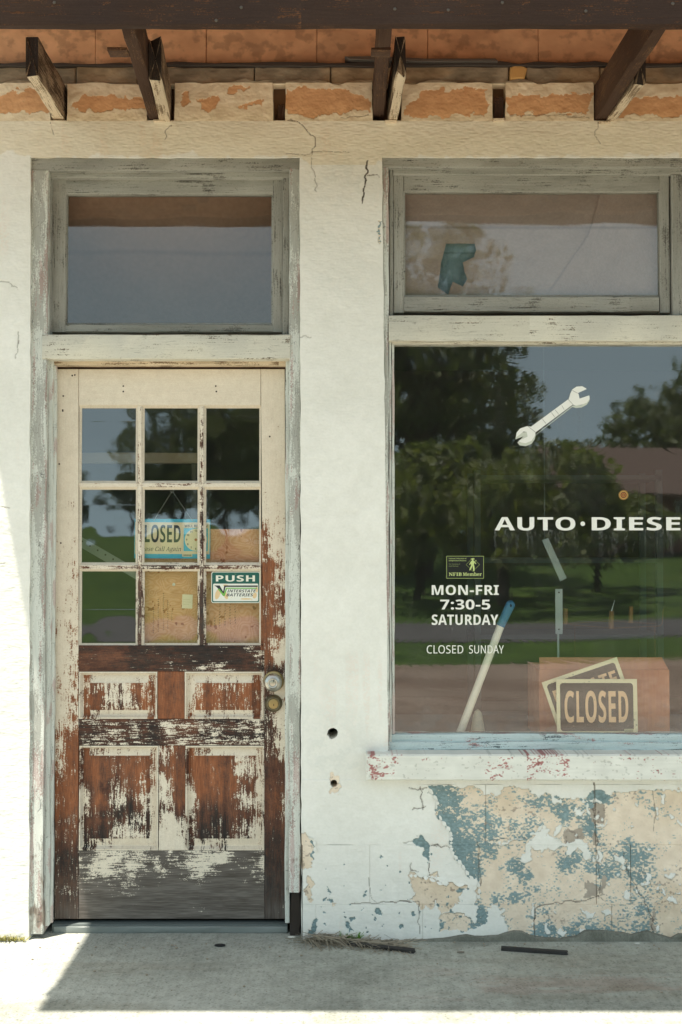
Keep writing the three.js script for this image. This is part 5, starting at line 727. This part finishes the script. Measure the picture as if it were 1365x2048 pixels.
// ------------------------------------------------------------------ on the walk: sticks, straw, grass
{
  const stick = (x0, y0, x1, y1, lab) => { const a = G(x0, y0), b = G(x1, y1); a.y = b.y = 0.0065; const g = plank(a.clone().sub(a), b.clone().sub(a), YA, 0.012, 0.02, { wob: 0.0012, seg: 14, ragged: 0.004 }); const m = single('wood_strip', g, plain(44, 42, 40, 0.8), lab, 'wood strip', 'dark wood strips on the walk'); m.position.copy(a); };
  stick(698, 1890, 829, 1906, 'dark wood strip lying half under the dry straw'); stick(1003, 1900, 1135, 1909, 'dark wood strip lying clear on the walk below the peeling wall');
  const bit = (x, y, s, r, g, b, name, lab, cat) => { const c = G(x, y), ge = new THREE.IcosahedronGeometry(s, 1); const p = ge.attributes.position; for (let k = 0; k < p.count; k++) p.setXYZ(k, p.getX(k) * (1.5 + 0.5 * vn(p.getX(k) * 300, x)), p.getY(k) * 0.45, p.getZ(k) * 0.7); ge.computeVertexNormals(); const m = single(name, ge, plain(r, g, b), lab, cat); m.position.set(c.x, s * 0.4, c.z); };
  bit(441, 1893, 0.012, 30, 30, 30, 'black_scrap', 'small black scrap on the walk before the door', 'scrap'); bit(584, 1876, 0.008, 216, 214, 204, 'paper_scrap', 'tiny white paper scrap beside the rotted casing', 'scrap'); bit(922, 1906, 0.008, 120, 112, 100, 'pebble', 'small brown pebble between the two dark wood strips', 'pebble'); bit(1275, 1888, 0.006, 200, 198, 190, 'pebble', 'tiny pale pebble at the foot of the peeling wall', 'pebble');
  const q = mulberry(5), blades = (n, at, len, wdt, lift) => { const pos = [], idx = [], uv = []; for (let k = 0; k < n; k++) { const [c, a, l, el, bend] = at(k), dx = Math.cos(a), dz = Math.sin(a), w = wdt * (0.6 + q() * 0.8), L = len * l, b0 = pos.length / 3; for (let s = 0; s <= 3; s++) { const t = s / 3, r = t * L * Math.cos(el), y = c.y + t * L * Math.sin(el) - bend * t * t * L, ox = -dz * w * (1 - t * 0.7), oz = dx * w * (1 - t * 0.7); pos.push(c.x + dx * r + ox, Math.max(y, 0.002), c.z + dz * r + oz, c.x + dx * r - ox, Math.max(y, 0.002) + w * lift, c.z + dz * r - oz); uv.push(0, t, 1, t); } for (let s = 0; s < 3; s++) { const e = b0 + s * 2; idx.push(e, e + 1, e + 2, e + 1, e + 3, e + 2); } } return finish(pos, idx, uv); };
  const gau = () => (q() + q() + q() - 1.5) / 1.5;
  stuff('dry_straw', blades(760, () => { const t = q(), c = G(618 + t * 185 + gau() * 24, 1876 + t * 18 + gau() * 10); c.y = 0.003 + Math.max(0, 0.03 * (1 - t * 1.5)) * q(); c.z = Math.max(c.z, 0.03); return [c, q() * 6.28, 0.5 + q(), (q() - 0.4) * 0.7, 0.5 * q()]; }, 0.065, 0.001, 1.6), plain(150, 140, 122), 'tangled heap of dry grey straw at the foot of the wall', 'straw');
  { const gs = [], base = new THREE.IcosahedronGeometry(1, 0); for (let k = 0; k < 170; k++) { const near = k < 110, c = G(40 + q() * 1300, near ? 1884 + q() * 16 : 1890 + q() * 120), s = 0.0012 + Math.pow(q(), 3) * 0.004, g = base.clone(); g.scale(s * (0.8 + q() * 0.8), s * 0.7, s); g.rotateY(q() * 6); g.translate(c.x, s * 0.5, Math.max(c.z, 0.025)); gs.push(g); } stuff('grit', mergeGeometries(gs), plain(150, 140, 124), 'scattered grit and crumbs of mortar on the walk', 'grit'); }
  stuff('grass_tuft', blades(46, () => { const c = G(706 + gau() * 30, 1878 + gau() * 3); c.y = 0; c.z = Math.max(c.z, 0.012); return [c, q() * 6.28, 0.5 + q() * 0.8, 0.7 + q() * 0.7, 0.35 * q()]; }, 0.045, 0.0018, 1), plain(92, 128, 44), 'small green grass tuft behind the dry straw', 'grass');
  stuff('grass_tuft', blades(120, () => { const c = G(18 + gau() * 44, 1882 + gau() * 4); c.y = 0; c.z = Math.max(c.z, 0.01); return [c, q() * 6.28, 0.4 + q() * 0.7, 0.5 + q() * 0.8, 0.4 * q()]; }, 0.035, 0.0016, 1), plain(128, 124, 60), 'yellowish grass tuft at the sunlit wall left of the door', 'grass');
}
// ------------------------------------------------------------------ across the road: what the glass mirrors
const leafMat = (r, g, b) => new THREE.MeshPhysicalMaterial({ color: new THREE.Color(r, g, b), roughness: 0.9, transmission: 0.55, thickness: 0, side: THREE.DoubleSide, vertexColors: true });
const barkMat = plain(74, 64, 54);
function crown(seed, o) {
  const q = mulberry(seed), pos = [], col = [], nor = [], cl = [];
  for (let k = 0; k < o.clumps; k++) { let x, y, z; do { x = q() * 2 - 1; y = q() * 2 - 1; z = q() * 2 - 1; } while (x * x + y * y + z * z > 1 || x * x + y * y + z * z < 0.12); const e = 0.82 + 0.36 * vn(x * 2.3 + seed, y * 2.3 + z); cl.push([x * o.rx * e, o.cy + y * o.ry * e * (y < 0 ? 0.9 : 1), z * o.rx * e, (0.5 + q() * 0.6) * o.cr]); }
  const v = new THREE.Vector3(), a = new THREE.Vector3(), b = new THREE.Vector3();
  for (let k = 0; k < o.leaves; k++) {
    const c = cl[Math.floor(q() * cl.length)], th = q() * 6.283, ph = Math.acos(2 * q() - 1), r = c[3] * Math.cbrt(0.25 + 0.75 * q()), s = o.leaf * (0.6 + q() * 0.8);
    v.set(c[0] + r * Math.sin(ph) * Math.cos(th), c[1] + r * Math.cos(ph) * 0.75, c[2] + r * Math.sin(ph) * Math.sin(th));
    a.set(q() - 0.5, (q() - 0.5) * 0.6, q() - 0.5).normalize(); b.set(q() - 0.5, q() - 0.5, q() - 0.5).cross(a).normalize();
    const t = 0.75 + q() * 0.5;
    for (const [m, n] of [[-0.5, 0], [0.5, 0], [0, 0.9], [0.5, 0], [-0.5, 0], [0, -0.5]]) { pos.push(v.x + a.x * s * m + b.x * s * n, v.y + a.y * s * m + b.y * s * n, v.z + a.z * s * m + b.z * s * n); col.push(t * (0.9 + q() * 0.2), t, t * 0.9); }
  }
  const g = new THREE.BufferGeometry(); g.setAttribute('position', new THREE.Float32BufferAttribute(pos, 3)); g.setAttribute('color', new THREE.Float32BufferAttribute(col, 3)); g.computeVertexNormals(); return [g, cl];
}
function trunk(seed, o, cl) {
  const q = mulberry(seed + 9), parts = [], limb = (p, d, r0, r1) => { const m = p.clone().lerp(d, 0.5).add(V((q() - 0.5) * 0.2, 0.15, (q() - 0.5) * 0.2)), c = new THREE.CatmullRomCurve3([p, m, d]), g = new THREE.TubeGeometry(c, 6, 1, 7), a = g.attributes.position; for (let i = 0; i < a.count; i++) { const t = Math.floor(i / 8) / 6, ce = c.getPointAt(t), r = lerp(r0, r1, t); a.setXYZ(i, ce.x + (a.getX(i) - ce.x) * r, ce.y + (a.getY(i) - ce.y) * r, ce.z + (a.getZ(i) - ce.z) * r); } parts.push(g); };
  const fork = V((q() - 0.5) * 0.3, o.fork, (q() - 0.5) * 0.3); limb(V(0, -0.2, 0), fork, o.tr, o.tr * 0.75);
  for (let k = 0; k < 7; k++) { const c = cl[Math.floor(k * cl.length / 7)]; limb(fork, V(c[0], c[1], c[2]), o.tr * 0.5, o.tr * 0.1); }
  const g = mergeGeometries(parts); g.computeVertexNormals(); return g;
}
const kinds = {
  tall: { clumps: 60, rx: 3.6, ry: 4.6, cy: 7, cr: 1.15, leaves: 5600, leaf: 0.24, fork: 3, tr: 0.32, m: leafMat(0.14, 0.18, 0.05), s: 11 },
  low: { clumps: 64, rx: 3.2, ry: 1.25, cy: 2.35, cr: 0.62, leaves: 5200, leaf: 0.17, fork: 1.2, tr: 0.16, m: leafMat(0.2, 0.25, 0.05), s: 23 },
  round: { clumps: 80, rx: 4.2, ry: 4.2, cy: 5.6, cr: 1.3, leaves: 4600, leaf: 0.34, fork: 2, tr: 0.3, m: leafMat(0.14, 0.18, 0.055), s: 37 },
};
for (const k of Object.values(kinds)) { const [g, cl] = crown(k.s, k); k.crown = g; k.trunk = trunk(k.s, k, cl); }
function tree(kind, x, z, s, turn, label, group) {
  const k = kinds[kind], t = thing('broadleaf_tree', label, 'tree', V(x, groundH(x, z), z), group); t.scale.setScalar(s); t.rotation.y = turn;
  part('trunk', k.trunk, barkMat, t); part('crown', k.crown, k.m, t); return t;
}
const mir = (px, z) => (px - 682.5) / F * (z + 4);       // where a thing seen mirrored at photo column px stands, if it is z metres from the wall
tree('low', mir(1010, 21), 21, 1.05, 0.4, 'low spreading tree with sunlit leaves across the road', null);
tree('low', mir(835, 23), 23, 0.85, 2.2, 'smaller spreading tree beside the sunlit low tree', null);
tree('low', mir(1190, 25), 25, 0.72, 3.9, 'smallest spreading tree before the low brick house', null);
tree('tall', mir(850, 31), 31, 0.98, 1, 'tall dark tree standing behind the low spreading trees', null);
tree('tall', mir(950, 37), 37, 0.68, 3, 'middling dark tree right beside the tallest tree', null);
tree('tall', mir(760, 33), 33, 0.95, 5, 'dark tree between the tallest tree and the lawn trees', null);
tree('tall', mir(455, 36), 36, 0.6, 2.4, 'dark tree on the lawn mirrored in the right door panes', null);
tree('tall', mir(345, 38), 38, 0.62, 4.1, 'dark tree on the lawn mirrored in the middle door panes', null);
tree('round', mir(560, 52), 52, 0.8, 1.3, 'round tree far back on the lawn', null);
tree('round', mir(1345, 62), 62, 0.95, 0.7, 'large round tree rising behind the brown roofed house', null);
tree('round', mir(1440, 56), 56, 1.0, 4.2, 'broad round tree at the far end of the house', null);
tree('round', mir(1225, 70), 70, 0.72, 3.3, 'round tree behind the low end of the roof', null);
tree('round', mir(1120, 66), 66, 0.6, 2.3, 'small round tree by the gap of sky', null);
for (let k = 0; k < 26; k++) { const z = 84 + (k * 7 % 5) * 2.5, x = -66 + k * 5.2 + (k * 13 % 7 - 3) * 0.4; tree('round', x, z, 0.52 + (k * 5 % 4) * 0.05, k * 1.7, 'small round tree in the far hedge line', 'trees in the far hedge line'); }
{ // single-storey house with a brown shingle roof
  const z = 42, x0 = mir(1075, z), x1 = x0 + 17, gy = groundH((x0 + x1) / 2, z), h = thing('ranch_house', 'low brick house with a long brown roof across the lawn', 'house', V((x0 + x1) / 2, gy - 0.05, z)), hw = (x1 - x0) / 2, d = 4.5;
  const bx = (n, a, b, c, e, f, g, m, par = h) => { const ge = new THREE.BoxGeometry(e - a, f - b, g - c); ge.translate((a + e) / 2, (b + f) / 2, (c + g) / 2); return part(n, ge, m, par); };
  bx('wall', -hw + 0.5, 0, -d + 0.6, hw - 0.5, 2.35, d - 0.6, plain(120, 78, 62));
  const roof = plain(106, 90, 82), pr = (zz) => { const s = new THREE.Shape([new THREE.Vector2(-d, 2.3), new THREE.Vector2(d, 2.3), new THREE.Vector2(0, 4.4)]); const g = new THREE.ExtrudeGeometry(s, { depth: hw * 2, bevelEnabled: false }); g.rotateY(Math.PI / 2); g.translate(-hw, 0, 0); return g; };
  const rf = part('roof', pr(), roof, h); bx('chimney', -2, 3.6, -0.5, -1.2, 5, 0.3, plain(110, 70, 58), rf);
  for (const x of [-6, -3.2, 3.4, 6.2]) { const w = bx('window', x - 0.7, 0.95, -d + 0.52, x + 0.7, 2.05, -d + 0.6, plain(196, 192, 180)); bx('glass', x - 0.6, 1.02, -d + 0.5, x - 0.03, 1.98, -d + 0.53, plain(40, 46, 50, 0.2), w); bx('glass', x + 0.03, 1.02, -d + 0.5, x + 0.6, 1.98, -d + 0.53, plain(40, 46, 50, 0.2), w); }
  const dr = bx('door', -0.5, 0.1, -d + 0.53, 0.5, 2.1, -d + 0.6, plain(92, 60, 44)); const hd = new THREE.SphereGeometry(0.05, 8, 6); hd.translate(0.38, 1.05, -d + 0.5); part('handle', hd, plain(160, 140, 90, 0.4), dr);
  // front gable porch
  const gp = new THREE.Shape([new THREE.Vector2(-3.4, 2.25), new THREE.Vector2(3.4, 2.25), new THREE.Vector2(0, 3.75)]), gg = new THREE.ExtrudeGeometry(gp, { depth: 3.4, bevelEnabled: false }); gg.translate(7.2 - 2, 0, -d - 2); part('roof', gg, roof, h);
  for (const x of [2.2, 8.2]) bx('porch_post', x - 0.08, 0, -d - 1.9, x + 0.08, 2.25, -d - 1.74, plain(190, 186, 176));
}
renderer.render(scene, camera);
